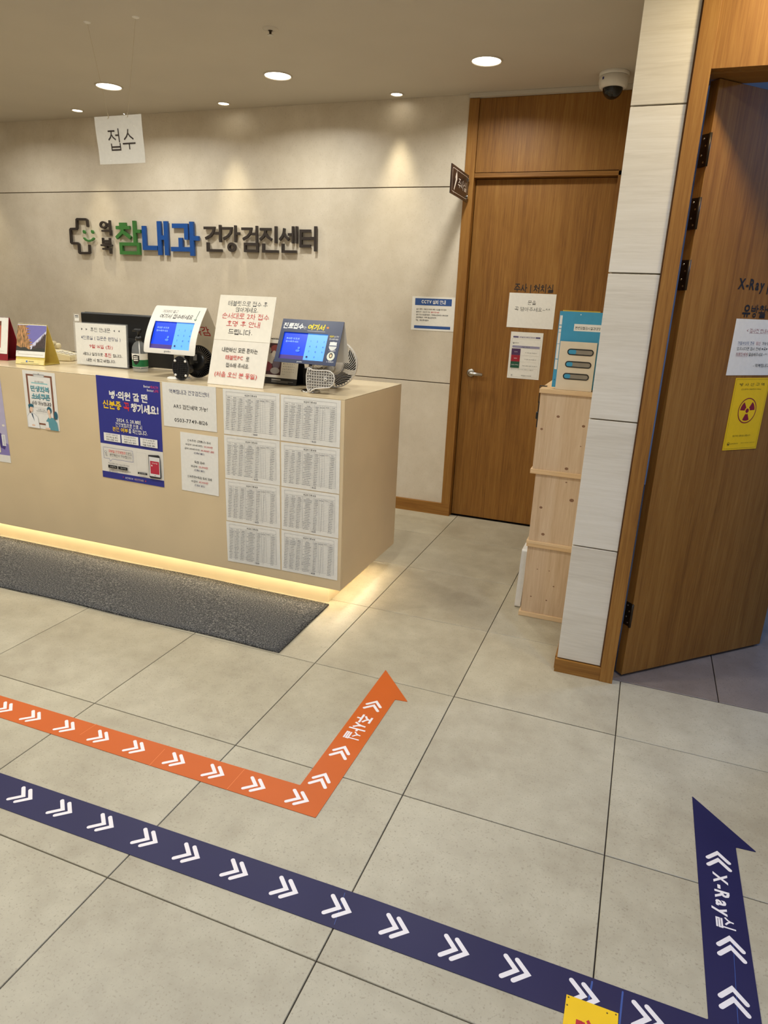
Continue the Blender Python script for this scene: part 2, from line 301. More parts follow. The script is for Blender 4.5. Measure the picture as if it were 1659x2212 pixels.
class Sheet:
    """a thin board or sheet, x right, y up, z out; print is added in fractions: u from left, v from the top"""
    def __init__(s, name, label, cat, M, w, h, m=None, t=.0008, group=None, parent=None, root=None, round_=0):
        s.w, s.h, s.z, s.t = w, h, t+.0002, t
        s.shapes = {}; s.rules = {}
        if root is None:
            pts = rounded(-w/2, -h/2, w/2, h/2, round_) if round_ else [(-w/2, -h/2), (w/2, -h/2), (w/2, h/2), (-w/2, h/2)]
            s.o = mk(name, prism(bmesh.new(), pts, 0, t), m or M_PAPER)
            if parent: s.o.parent = parent; s.o.matrix_local = M
            else: s.o.matrix_world = M
            if label: tag(s.o, label, cat, group)
        else: s.o = root
    def X(s, u): return (u-.5)*s.w
    def Y(s, v): return (.5-v)*s.h
    def text(s, body, u, v, hf, rgb=(30, 28, 28), wf=None, bold=0.0, align='C', rot=0, name='lettering', m=None, slant=0):
        V, Fc, x0, x1, y0, y1 = text_mesh(body, bold)
        if not V: return
        k = s.h*hf/(y1-y0); kx = k if wf is None else s.w*wf/(x1-x0)
        ax = {'C': (x0+x1)/2, 'L': x0, 'R': x1}[align]; ay = (y0+y1)/2
        ca, sa = math.cos(rot), math.sin(rot); s.z += .00004
        me = bpy.data.meshes.new(name); P = []
        for x, y, z in V:
            a, c = (x-ax)*kx, (y-ay)*k; a += c*slant; P.append((s.X(u)+a*ca-c*sa, s.Y(v)+a*sa+c*ca, s.z+z))
        me.from_pydata(P, [], Fc); me.materials.append(m or ink(rgb)); s.z += .00016; return lk(name, me, s.o)
    def runs(s, parts, u, v, hf, wf, bold=0.0):
        """one line in several colours: parts = [(text, rgb)]"""
        full = ''.join(p[0] for p in parts); ws = []
        for body, c in parts:
            q = text_mesh(body, bold); ws.append((q[3]-q[2]) if q[0] else 0)
        gap = .25; lead = [0.5 if b.startswith(' ') else 0 for b, c in parts]
        tot = sum(ws)+gap*.3*(len(parts)-1)+sum(lead)*.4; x = u-wf/2
        for (body, c), wd, ld in zip(parts, ws, lead):
            x += ld*.4/tot*wf; f = wd/tot*wf
            s.text(body.strip(), x+f/2, v, hf, c, f, bold); x += f+gap*.3/tot*wf
    def poly(s, pts, rgb, m=None):
        s.z += .00003
        s.shapes.setdefault((rgb, m), []).append([(s.X(u), s.Y(v), s.z) for u, v in pts])
    def rect(s, u0, v0, u1, v1, rgb, m=None): s.poly([(u0, v0), (u1, v0), (u1, v1), (u0, v1)], rgb, m)
    def line(s, pts, wd, rgb):
        for (a, c), (d, e) in zip(pts, pts[1:]):
            p, q = Vector((s.X(a), s.Y(c))), Vector((s.X(d), s.Y(e))); t = (q-p); n = Vector((-t.y, t.x)).normalized()*wd/2
            s.z += .000004
            s.rules.setdefault(rgb, []).append([(*(p+n), s.z), (*(p-n), s.z), (*(q-n), s.z), (*(q+n), s.z)])
    def ell(s, u, v, ru, rgb, rv=None, n=20, a0=0, a1=360):
        """ellipse or pie, radii in metres"""
        rv = rv or ru; s.z += .00003; P = [] if a1-a0 >= 360 else [(s.X(u), s.Y(v), s.z)]
        for k in range(n if a1-a0 >= 360 else n+1):
            a = math.radians(a0+(a1-a0)*k/n); P.append((s.X(u)+ru*math.cos(a), s.Y(v)+rv*math.sin(a), s.z))
        s.shapes.setdefault((rgb, None), []).append(P)
    def done(s, kind=None, name='printed_shape'):
        for (rgb, m), L in s.shapes.items():
            for grp in ([L] if kind else [[q] for q in L]):
                P, Fc = [], []
                for q in grp: Fc.append(list(range(len(P), len(P)+len(q)))); P += q
                me = bpy.data.meshes.new(name); me.from_pydata(P, [], Fc); me.materials.append(m or ink(rgb)); o = lk(name, me, s.o)
                if kind: o['kind'] = kind
        s.shapes = {}
        for rgb, L in s.rules.items():
            P, Fc = [], []
            for q in L: Fc.append(list(range(len(P), len(P)+len(q)))); P += q
            me = bpy.data.meshes.new('printed_rule'); me.from_pydata(P, [], Fc); me.materials.append(ink(rgb)); lk('printed_rule', me, s.o)['kind'] = 'stuff'
        s.rules = {}; return s
def rect_from_px(cs, p0, n, lift=.0):
    """four photo corners TL TR BR BL on a known plane -> frame, width, height"""
    n = Vector(n).normalized(); tl, tr, br, bl = [pp(u, v, p0, n) for u, v in cs]
    if n.dot(CAM-tl) < 0: n = -n
    c = (tl+tr+br+bl)/4 + n*lift; right = (tr-tl)+(br-bl); up = (tl-bl)+(tr-br)
    w = ((tr-tl).length+(br-bl).length)/2; h = ((tl-bl).length+(tr-br).length)/2
    right.normalize(); up = n.cross(right)
    return frame_M(c, right, up), w, h

# ================================================================== STRUCTURE
ZC = 2.668; YW = 3.47; YD = 3.51
XL, XR, YF = -4.8, 3.6, -3.6
# floor
fl = BX('floor', M_GROUT, XL, XR, YF, 3.62, -.12, -.006); tag(fl, 'beige stone-look tiled floor with thin dark joints', 'floor', kind='structure')
def tile_mesh(w, d):
    bm = bmesh.new(); g = .0016; c = .0012
    lo = [(g, g), (w-g, g), (w-g, d-g), (g, d-g)]; hi = [(g+c, g+c), (w-g-c, g+c), (w-g-c, d-g-c), (g+c, d-g-c)]
    A = [bm.verts.new((*p, -.0059)) for p in lo]; B = [bm.verts.new((*p, -c)) for p in lo]; Cc = [bm.verts.new((*p, 0)) for p in hi]
    for P, Q in ((A, B), (B, Cc)):
        for i in range(4): bm.faces.new((P[i], P[(i+1) % 4], Q[(i+1) % 4], Q[i]))
    bm.faces.new(Cc); me = bpy.data.meshes.new('tile'); bmesh.ops.recalc_face_normals(bm, faces=bm.faces); bm.to_mesh(me); bm.free(); me.materials.append(M_TILE); return me
TM = {}
for i in range(-8, 6):
    for j in range(-6, 6):
        x0, x1, y0, y1 = i*.6, (i+1)*.6, j*.6, (j+1)*.6
        y1 = min(y1, 3.495); spans = [(x0, x1, y0, y1)]
        if j >= 2 and x1 > 1.545:                       # hall floor ends at the partition / door sill
            spans = []
            if x0 < 1.545 and j == 2:                   # one tile is cut to an L around the wall end
                lt = mk('tile', prism(bmesh.new(), [(x0+.002, y0+.002), (x1-.002, y0+.002), (x1-.002, 1.598), (1.56, 1.598), (1.56, y1-.002), (x0+.002, y1-.002)], -.0059, 0), M_TILE, fl)
            elif x0 < 1.545: spans.append((x0, 1.56, y0, y1))
            elif j == 2: spans.append((x0, x1, y0, 1.6))
        for a, b_, c, d in spans:
            k = (round(b_-a, 4), round(d-c, 4))
            if k not in TM: TM[k] = tile_mesh(*k)
            lk('tile', TM[k], fl, T(a, c, 0))
# inner (x-ray) room floor
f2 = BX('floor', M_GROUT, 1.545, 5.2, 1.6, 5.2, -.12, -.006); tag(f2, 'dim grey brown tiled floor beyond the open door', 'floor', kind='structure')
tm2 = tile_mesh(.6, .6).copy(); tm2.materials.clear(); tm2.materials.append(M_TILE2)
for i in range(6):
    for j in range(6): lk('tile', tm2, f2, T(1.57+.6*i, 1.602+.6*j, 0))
# ceiling
cl = BX('ceiling', M_CEIL, XL, XR, YF, 3.62, ZC, ZC+.12); tag(cl, 'plain matte painted ceiling with recessed downlights', 'ceiling', kind='structure')
# back wall: panels with open joints
wb = BX('wall_back', M_WALLBACK, XL, .486, YW+.008, 3.62, 0, ZC); tag(wb, 'beige stone-look panel wall behind the reception counter', 'wall', kind='structure')
for z0, z1 in ((.085, .930), (.936, 2.157), (2.163, ZC)): BX('panel', M_WALL, XL, .483, YW, YW+.012, z0, z1, wb, .0012)
bb = BX('baseboard_back', M_OAKX, XL, .545, 3.452, YW+.01, 0, .085); tag(bb, 'oak baseboard along the beige back wall', 'baseboard', kind='structure')
# back door with casing
t1 = empty('trim_1'); tag(t1, 'oak casing and wall panel around the treatment room door', 'door casing', kind='structure')
BX('jamb', M_OAK, .484, .546, 3.455, 3.60, 0, 2.644, t1, .001)
BX('jamb', M_OAK, 1.402, 1.436, 3.462, 3.60, 0, 2.236, t1, .001)
BX('head', M_OAKX, .546, 1.436, 3.462, 3.60, 2.208, 2.233, t1, .001)
BX('panel', M_OAK, .548, 1.56, 3.470, 3.60, 2.238, 2.644, t1)
BX('panel', M_OAK, 1.438, 1.56, 3.470, 3.60, 0, 2.238, t1)
t2 = BX('trim_2', M_CEIL, .486, 1.56, 3.435, 3.60, 2.646, 2.667); tag(t2, 'pale ceiling trim strip above the oak wall panel', 'trim', kind='structure')
d1 = BX('door_1', M_OAK, .550, 1.399, YD, YD+.04, .008, 2.204, None, .0015); tag(d1, 'closed oak door with notices and round lever handle', 'door', kind='structure')
hp = py(1018, 806, YD-.03)
h = empty('door_handle', T(hp.x-.01, YD, hp.z)); h.parent = d1
mk('rose', lathe(bmesh.new(), [(0, .012), (.022, .012), (.027, .009), (.027, 0)], 28, Matrix.Rotation(math.pi/2, 4, 'X')), M_STEEL, h, True)
mk('lever', tube(bmesh.new(), [(0, -.008, 0), (0, -.038, 0), (.006, -.048, 0), (.02, -.052, -.001), (.09, -.050, -.004)], [.009, .009, .0105, .0115, .011], 14), M_STEEL, h, True)
# corridor wall / pillar with pale panels
wr = BX('wall_right', mat('pale_substrate', (188, 174, 148), .8), 1.552, 1.712, 1.590, 3.62, 0, ZC); tag(wr, 'corridor wall end clad in pale horizontal-grain panels', 'wall', kind='structure')
zz = [.060, .561, 1.066, 1.582, 2.101, ZC]
for a, b_ in zip(zz, zz[1:]):
    BX('panel', M_PANEL, 1.540, 1.712, 1.576, 1.592, a+.0025, b_-.0025, wr, .001)
    BX('panel', M_PANEL, 1.540, 1.553, 1.592, 3.468, a+.0025, b_-.0025, wr, .001)
br = BX('baseboard_right', M_OAKX, 1.534, 1.756, 1.566, 1.592, 0, .058); tag(br, 'low oak baseboard under the pale panelled wall end', 'baseboard', kind='structure')
bs = BX('baseboard_side', M_OAK, 1.530, 1.552, 1.593, 3.44, 0, .058); tag(bs, 'oak baseboard along the corridor side of the pale wall', 'baseboard', kind='structure')
# x-ray door casing and oak wall over it
t3 = empty('trim_3'); tag(t3, 'oak casing of the open examination room doorway', 'door casing', kind='structure')
BX('jamb', M_OAK, 1.7165, 1.768, 1.562, 1.72, 0, ZC, t3, .001); BX('edge_strip', wood('dark_oak_edge', (84, 50, 22), (104, 66, 32), (118, 78, 42)), 1.7125, 1.7163, 1.572, 1.70, .059, ZC, t3)
BX('panel', M_OAK, 1.768, 2.70, 1.566, 1.72, 2.192, ZC, t3)
BX('head_stop', M_OAKX, 1.768, 2.62, 1.60, 1.72, 2.186, 2.192, t3)
BX('jamb', M_OAK, 2.62, 2.67, 1.562, 1.72, 0, 2.192, t3, .001)
wp = BX('wall_partition', M_PLAIN, 2.70, XR, 1.58, 1.72, 0, ZC); tag(wp, 'plain wall to the side of the examination room doorway', 'wall', kind='structure')
# inner room shell
wi = empty('wall_inner_room'); tag(wi, 'pale walls of the dim examination room beyond the door', 'wall', kind='structure')
BX('wall_face', M_ROOM, 1.712, 1.73, 1.72, 5.2, 0, 2.66, wi); BX('wall_face', M_ROOM, 1.712, 5.2, 5.2, 5.3, 0, 2.66, wi)
BX('wall_face', M_ROOM, 5.2, 5.3, 1.6, 5.3, 0, 2.66, wi); BX('wall_face', M_ROOM, XR, 5.2, 1.60, 1.72, 0, 2.66, wi)
c2 = BX('ceiling', M_ROOM, 1.712, 5.3, 1.72, 5.3, 2.60, 2.66); tag(c2, 'ceiling of the dim examination room', 'ceiling', kind='structure')
# rest of the hall
for nm, a in (('wall_left', (XL-.1, XL, YF, 3.62)), ('wall_front', (XL, XR, YF-.1, YF)), ('wall_far_right', (XR, XR+.1, YF, 1.72))):
    o = BX(nm, M_PLAIN, *a, 0, ZC); tag(o, 'plain painted wall of the waiting hall, ' + nm.split('_', 1)[1].replace('_', ' '), 'wall', kind='structure')
# x-ray door leaf (swung inwards)
DA = math.atan2(.577, .588); DM = Matrix.Translation((1.801, 1.638, 0)) @ Matrix.Rotation(DA, 4, 'Z')
d2 = BX('door_2', M_OAK, 0, .824, 0, .038, .010, 2.183, None, .0015); d2.matrix_world = DM
tag(d2, 'oak examination room door swung open with warning sign', 'door', kind='structure')
for z in (1.976, 1.782, 1.584, .281):
    hg = empty('hinge', T(0, 0, z)); hg.parent = d2
    BX('hinge_leaf', M_HINGE, -.0025, -.0005, .006, .034, -.05, .05, hg)
    mk('hinge_pin', tube(bmesh.new(), [(-.004, -.003, -.05), (-.004, -.003, .05)], .0055, 10), M_HINGE, hg, True)
    for q in (-.036, -.014, .014, .036): mk('screw', lathe(bmesh.new(), [(0, .001), (.003, .001), (.0035, 0)], 10, Matrix.Translation((-.0025, .018+.006*(1 if q > 0 else -1)*(1 if abs(q) > .02 else -1), q)) @ Matrix.Rotation(-math.pi/2, 4, 'Y')), M_STEEL, hg)

# ================================================================== LAMPS
def area(name, loc, r, power, color, spread=2.6, parent=None):
    l = bpy.data.lights.new(name, 'AREA'); l.shape = 'DISK'; l.size = 2*r; l.energy = power; l.color = color; l.spread = spread
    o = bpy.data.objects.new(name, l); COL.objects.link(o); o.parent = parent; o.location = loc; return o
M_LAMP = mat('lamp_diffuser', (255, 244, 222), .5, var=0, emit=9)
M_RING = mat('lamp_ring', (196, 186, 170), .4, var=.02)
_lampmesh = {}
def downlight(x, y, r, power, color, label, group, spot=None):
    e = empty('downlight', T(x, y, ZC)); tag(e, label, 'ceiling light', group)
    if r not in _lampmesh:
        bm = lathe(bmesh.new(), [(r, .0), (r, -.003), (r+.004, -.006), (r+.010, -.005), (r+.012, 0)], 40); a = bpy.data.meshes.new('trim_ring'); bm.to_mesh(a); bm.free(); a.materials.append(M_RING)
        for p in a.polygons: p.use_smooth = True
        bm = lathe(bmesh.new(), [(0, -.0015), (r, -.0015)], 40); d = bpy.data.meshes.new('diffuser'); bm.to_mesh(d); bm.free(); d.materials.append(M_LAMP); _lampmesh[r] = (a, d)
    lk('trim_ring', _lampmesh[r][0], e); lk('diffuser', _lampmesh[r][1], e)
    if spot:
        l = bpy.data.lights.new('lamp_light', 'SPOT'); l.energy = power; l.color = color; l.spot_size = spot; l.spot_blend = 1.0; l.shadow_soft_size = .025
        o = bpy.data.objects.new('lamp_light', l); COL.objects.link(o); o.parent = e; o.location = (0, 0, -.022); o.rotation_euler = (0, 0, 0)
    else: area('lamp_light', (0, 0, -.008), r*.95, power, color, 2.7, e)
for (u, v), w in (((235, 186), 'nearest the hanging paper sign'), ((600, 163), 'between the sprinkler and the back wall'), ((1051, 131), 'in front of the oak wall, by the dome camera')):
    p = pz(u, v, ZC); downlight(p.x, p.y, .074, P_BIG, WARM, 'large round recessed downlight ' + w, 'large recessed downlights')
for (u, v), w in (((167, 238), 'above the cross logo end of the lettering'), ((483, 223), 'above the middle of the wall lettering'), ((857, 203), 'next to the oak door wall')):
    p = pz(u, v, ZC); downlight(p.x, p.y, .034, P_SPOT, WARMER, 'small recessed wall-washing spotlight ' + w, 'small spotlights along the back wall', math.radians(50))
downlight(-3.55, 3.26, .034, P_SPOT, WARMER, 'small recessed wall-washing spotlight past the cross logo', 'small spotlights along the back wall', math.radians(50))
downlight(-2.9, 2.85, .074, P_BIG*.6, WARM, 'large round recessed downlight beyond the hanging sign', 'large recessed downlights')
downlight(2.05, 1.25, .074, P_HALL*.62, AMBER, 'large warm recessed downlight in front of the examination room doorway', 'large recessed downlights')
for y, f in ((.95, 1.1), (-.75, .65), (-2.3, .7)):
    for x in (-2.9, -1.7, -.5, .7)[:4 if y != -.75 else 3]:
        downlight(x, y, .074, P_HALL*f*(.8 if x < -2 else 1), WARM, 'large round recessed downlight over the waiting hall', 'downlights over the waiting hall')
    downlight(2.4, y-.6, .074, P_HALL*.6, NEUTRAL, 'neutral white recessed downlight over the hall aisle', 'downlights over the hall aisle')
# unseen panel lamp, added to give the examination room its blue light
xl = empty('added_panel_light', T(3.35, 2.7, 2.6)); tag(xl, 'unseen blue panel light added for the glow in the examination room', 'ceiling light')
BX('panel_frame', M_WHITE, -.30, .30, -.15, .15, -.02, 0, xl); BX('panel_diffuser', mat('cool_diffuser', (120, 160, 255), .5, var=0, emit=1.0), -.28, .28, -.13, .13, -.024, -.0205, xl)
a = area('lamp_light', (0, 0, -.03), .2, P_XRAY, (.35, .55, 1.0), 3.0, xl)

# ================================================================== COUNTER
CX, CYF, CYB, CZ, CXL = .505, 1.657, 2.400, 1.035, -3.7
ct = empty('reception_counter', T(0, 0, 0)); tag(ct, 'long beige reception counter with lit recessed plinth', 'counter')
BX('front_panel', M_COUNTER, CXL, CX, CYF, CYF+.02, .125, CZ-.004, ct, .0015)
BX('side_panel', M_COUNTER, CX-.02, CX, CYF+.0205, CYB, .125, CZ-.004, ct, .0015)
BX('back_panel', M_COUNTER, CXL, CX-.0205, CYB-.02, CYB, .125, CZ-.0205, ct)
BX('countertop', M_COUNTERTOP, CXL, CX, CYF, CYB, CZ-.0035, CZ, ct, .001)
BX('underside', M_COUNTER, CXL, CX-.021, CYF+.021, CYB-.021, .122, .135, ct)
BX('plinth', mat('plinth_laminate', (214, 196, 160), .5, var=.03, scale=9), CXL, .395, 1.763, CYB-.10, 0, .1215, ct)
M_LED = mat('led_strip', (255, 242, 208), .5, var=0, emit=27)
BX('light_strip', M_LED, CXL+.1, .44, 1.706, 1.716, .1155, .1215, ct)
BX('light_strip', M_LED, .440, .450, 1.717, 2.32, .1155, .1215, ct)

# door mat
mm, N, L, b = nt('charcoal_carpet')
tc = N.new('ShaderNodeTexCoord'); n1 = N.new('ShaderNodeTexNoise'); n1.inputs['Scale'].default_value = 150; n1.inputs['Detail'].default_value = 4; n1.inputs['Roughness'].default_value = .8
L.new(tc.outputs['Object'], n1.inputs['Vector']); rp = N.new('ShaderNodeValToRGB'); e = rp.color_ramp.elements; e[0].position, e[1].position = .36, .72
e[0].color = (*lin((46, 46, 47)), 1); e[1].color = (*lin((190, 184, 172)), 1); k = e.new(.55); k.color = (*lin((92, 91, 90)), 1)
L.new(n1.outputs['Fac'], rp.inputs[0]); L.new(rp.outputs[0], b.inputs['Base Color']); b.inputs['Roughness'].default_value = .95; b.inputs['Specular IOR Level'].default_value = .1
bp = N.new('ShaderNodeBump'); bp.inputs['Strength'].default_value = .9; bp.inputs['Distance'].default_value = .004; L.new(n1.outputs['Fac'], bp.inputs['Height']); L.new(bp.outputs[0], b.inputs['Normal'])
bm = bmesh.new(); nx, ny = 90, 14; G = {}
for i in range(nx+1):
    for j in range(ny+1):
        x = -3.2+(3.2+.413)*i/nx; f = j/ny
        yb = 1.735-.004*math.sin(x*5)-.012*(0 if x > -.6 else (-.6-x)*.9); yf = 1.209-.012*(0 if x > -.2 else (-.2-x)*.9)+.004*math.sin(x*7+1)*(i < nx)
        edge = min(i == nx, 1) or j in (0, ny)
        z = .008+.0016*math.sin(x*9+f*5)*(.4 if edge else 1)
        G[i, j] = bm.verts.new((x+(.001*math.sin(f*9)+.012*(1-f) if i == nx else 0), yf+(yb-yf)*f, z))
for i in range(nx):
    for j in range(ny): bm.faces.new((G[i, j], G[i+1, j], G[i+1, j+1], G[i, j+1]))
ret = bmesh.ops.extrude_face_region(bm, geom=list(bm.faces))
for v_ in [g for g in ret['geom'] if isinstance(g, bmesh.types.BMVert)]: v_.co.z = .0008
mo = mk('door_mat', bm, mm, None, True); tag(mo, 'long charcoal carpet mat in front of the counter', 'mat')
for p in mo.data.polygons: p.use_smooth = abs(p.normal.z) > .7

# ================================================================== FLOOR STICKERS
M_ORANGE = mat('orange_vinyl', (192, 88, 20), .42, var=.03, scale=6, spec=.35); M_NAVY = mat('navy_vinyl', (34, 32, 72), .38, var=.05, scale=5, spec=.3)
M_VWHITE = mat('white_vinyl', (228, 220, 220), .4, var=.02)
def rounded_outline(pts, r=.006):
    """round every convex corner a little"""
    out = []
    for i, p in enumerate(pts):
        a, c = Vector(pts[i-1]), Vector(pts[(i+1) % len(pts)]); p = Vector(p)
        d1_, d2_ = (a-p).normalized(), (c-p).normalized(); q1, q2 = p+d1_*r, p+d2_*r
        for k in range(4):
            t = k/3; out.append(tuple((q1*(1-t)**2+p*2*t*(1-t)+q2*t*t)))
    return out
def stroke(bm, pts, r, z, n=6):
    """flat polyline with round ends"""
    pts = [Vector(p) for p in pts]; Lh, Rh = [], []
    for i, p in enumerate(pts):
        if i == 0: t = (pts[1]-p).normalized(); nn = Vector((-t.y, t.x)); s = 1
        elif i == len(pts)-1: t = (p-pts[-2]).normalized(); nn = Vector((-t.y, t.x)); s = 1
        else:
            t1_, t2_ = (p-pts[i-1]).normalized(), (pts[i+1]-p).normalized(); nn = (Vector((-t1_.y, t1_.x))+Vector((-t2_.y, t2_.x))).normalized(); s = 1/max(.4, nn.dot(Vector((-t1_.y, t1_.x))))
        Lh.append(p+nn*r*s); Rh.append(p-nn*r*s)
    t = (pts[-1]-pts[-2]).normalized(); a0 = math.atan2(t.y, t.x)+math.pi/2
    end = [pts[-1]+Vector((math.cos(a0-math.pi*k/n), math.sin(a0-math.pi*k/n)))*r for k in range(1, n)]
    t = (pts[0]-pts[1]).normalized(); a0 = math.atan2(t.y, t.x)+math.pi/2
    st = [pts[0]+Vector((math.cos(a0-math.pi*k/n), math.sin(a0-math.pi*k/n)))*r for k in range(1, n)]
    P = Lh+end+Rh[::-1]+st
    bm.faces.new([bm.verts.new((q.x, q.y, z)) for q in P]); return bm
def chev_mesh():
    bm = bmesh.new()
    for dx in (-.0135, .0135): stroke(bm, [(dx-.018, .027), (dx+.011, 0), (dx-.018, -.027)], .0056, 0)
    me = bpy.data.meshes.new('double_chevron'); bm.to_mesh(me); bm.free(); me.materials.append(M_VWHITE); return me
CH = chev_mesh()
def sticker(name, label, outline, m, marks, group='way-finding floor stickers'):
    o = mk(name, prism(bmesh.new(), outline, .0002, .0016), m); tag(o, label, 'floor sticker', group)
    for (u, v), a in marks:
        p = pz(u, v); lk('double_chevron', CH, o, T(p.x, p.y, .0019) @ Matrix.Rotation(math.radians(a), 4, 'Z'))
    return o
def floor_text(o, s, u, v, length, hgt, bold, m, z=.0020):
    V, Fc, x0, x1, y0, y1 = text_mesh(s, bold); p = pz(u, v); kx, ky = length/(x1-x0), hgt/(y1-y0)
    me = bpy.data.meshes.new('lettering'); me.from_pydata([((y-(y0+y1)/2)*ky, -(x-(x0+x1)/2)*kx, z_) for x, y, z_ in V], [], Fc); me.materials.append(m)
    lk('lettering', me, o, T(p.x, p.y, z))
def P2(u, v): p = pz(u, v); return (p.x, p.y)
XO = -3.4
ol = rounded_outline([(XO, .384), (.300, .398), (.998, .404), (.999, 1.083), (1.048, 1.089), (.889, 1.272), (.892, .510), (.2, .500), (XO, .470)], .004)
so = sticker('floor_arrow', 'orange floor arrow strip bending toward the corridor', ol, M_ORANGE,
    [((u, v), 0) for u, v in ((12, 1531), (73, 1550), (146, 1572), (219, 1594), (296, 1617), (382, 1644), (466, 1670), (554, 1698), (647, 1726))] + [((u, v), 90) for u, v in ((695, 1684), (738, 1624), (808, 1524))])
floor_text(so, '주사실', 775, 1571, .155, .062, .03, M_VWHITE)
for u0, u1 in (((210, 1564), (173, 1588)), ((528, 1663), (490, 1706)), ((356, 1619), (322, 1655))):
    a, c = pz(*u0), pz(*u1); mk('seam', stroke(bmesh.new(), [(a.x, a.y), (c.x, c.y)], .0007, 0), mat('orange_seam', (226, 128, 66), .4, var=.02), so, M=T(0, 0, .0018))
nl = rounded_outline([(XO, .030), (.14, .074), (1.24, .092), (2.148, .102), (2.150, .781), (2.204, .785), (2.043, .964), (2.040, .205), (1.25, .207), (.015, .184), (XO, .140)], .004)
sn = sticker('floor_arrow', 'navy floor arrow strip leading to the examination room door', nl, M_NAVY,
    [((u, v), 0) for u, v in ((52, 1721), (137, 1750), (226, 1781), (320, 1814), (410, 1847), (513, 1883), (620, 1922), (734, 1963), (857, 2006), (985, 2053), (1117, 2098), (1263, 2153), (1402, 2203))] + [((u, v), 90) for u, v in ((1551, 1857), (1578, 2046), (1584, 2158))])
floor_text(sn, 'X-Ray실', 1558, 1944, .188, .052, .03, M_VWHITE)
M_NSEAM = mat('navy_seam', (58, 84, 150), .3, var=.05)
for u0, u1 in (((1279, 2122), (1270, 2170)), ((1345, 2144), (1338, 2212)), ((745, 1930), (722, 1998)), ((1583, 2030), (1594, 2212))):
    a, c = pz(*u0), pz(*u1); mk('seam', stroke(bmesh.new(), [(a.x, a.y), (c.x, c.y)], .002 if u0[0] > 1200 and u0[0] < 1400 else .0006, 0), M_NSEAM, sn, M=T(0, 0, .0018))
# yellow floor notice
ys = Sheet('floor_notice', 'small yellow floor notice with red letters lying on navy strip', 'sign', frame_M((1.802, .055, .0022), (1, 0, 0), (0, 1, 0)), .110, .172, mat('yellow_plastic', (236, 190, 8), .35, var=.03, scale=12), .0016)
V, Fc, x0, x1, y0, y1 = text_mesh('실습', .045); me = bpy.data.meshes.new('lettering')
me.from_pydata([((y-(y0+y1)/2)*.050-.006, -(x-x0)*.062/1.0+.046, .0019+z) for x, y, z in V], [], Fc); me.materials.append(ink((184, 28, 40))); lk('lettering', me, ys.o)
for a, c in ((-.050, .081), (.050, .081), (-.051, .062), (.032, .077)):
    mk('stud', lathe(bmesh.new(), [(0, .0008), (.0014, .0008), (.0020, 0)], 8, T(a, c, .0016)), mat('rust', (92, 70, 20), .6), ys.o)

# ================================================================== PAPERS ON THE COUNTER FRONT
def front(name, label, cs, m=M_PAPER, t=.0006, group='notices on the counter front', cat='notice', lift=.0008):
    Mx, w, h = rect_from_px(cs, (0, CYF, 0), (0, -1, 0), lift); return Sheet(name, label, cat, Mx, w, h, m, t, group)
INK, RED, NAV = (34, 32, 34), (196, 40, 44), (38, 44, 92)
# eight fee tables
o4, k4 = (460, 830), 5.0267
TB = [[((107, 42), (727, 107), (727, 607), (123, 540)), ((734, 110), (1390, 177), (1378, 690), (740, 610))],
      [((123, 547), (728, 620), (728, 1098), (135, 1018)), ((741, 625), (1380, 702), (1372, 1190), (744, 1105))],
      [((136, 1022), (730, 1108), (730, 1563), (148, 1478)), ((745, 1112), (1371, 1203), (1362, 1672), (746, 1573))],
      [((149, 1485), (730, 1573), (730, 2012), (160, 1915)), ((746, 1580), (1362, 1682), (1347, 2130), (747, 2017))]]
rowname = ('top row', 'second row', 'third row', 'bottom row'); colname = ('next to the price list', 'at the counter corner')
for r in range(4):
    for c in range(2):
        cs = [(o4[0]+x/k4, o4[1]+y/k4) for x, y in TB[r][c]]
        s = front('fee_table', 'printed fee table sheet, %s, in the column %s' % (rowname[r], colname[c]), cs, M_PAPERG, group='fee tables on the counter front')
        G = (128, 126, 128); L0, L1, T0, T1 = .058, .935, .060, .885; hw = .0007
        s.text('비급여 진료 비용', .50, .105, .042, INK, .215, .02)
        s.text('참내과', .57, .94, .038, (54, 56, 78), .075, .02); s.text('::', .515, .94, .026, (120, 122, 130))
        vs = [T0, .145] + [.205+(T1-.205)*k/18 for k in range(19)]
        us = [L0, .155, .275, .375, .575, .665, .705, .745, .835, L1]
        for v in vs: s.line([(L0, v), (L1, v)], hw if v in (T0, T1, .145) else hw*.7, G)
        for q, u in enumerate(us): s.line([(u, .145 if 0 < q < 9 else T0), (u, T1)], hw*.8, G)
        s.line([(.275, .175), (.835, .175)], hw*.7, G)
        rnd = random.Random(r*7+c); D = (118, 116, 120)
        def scribble(u, v, w, hh):
            x = u-w/2
            while x < u+w/2-.003:
                q = min(rnd.uniform(.004, .011), u+w/2-x); y = rnd.uniform(-.18, .18)*hh
                s.rect(x, v-hh/2+y*.4, x+q, v+hh/2+y, D); x += q+rnd.choice((.0025, .0025, .006))
        for q in range(9): scribble((us[q]+us[q+1])/2, .175 if q in (0, 1, 7, 8) else .19, min(.055, (us[q+1]-us[q])*.8), .012)
        for k in range(18):
            v = (vs[k+2]+vs[k+3])/2
            for q in (0, 1, 2, 3, 4, 8):
                wd = us[q+1]-us[q]; w = wd*rnd.uniform(.35, .8) if q in (1, 3) else wd*rnd.uniform(.5, .72); scribble((us[q]+us[q+1])/2, v, w, .013)
            if (r > 1 or c == 1) and k > 2*(r == 1)*3: s.rect(.722, v-.008, .729, v+.008, D)
        s.done('stuff', 'printed_table')
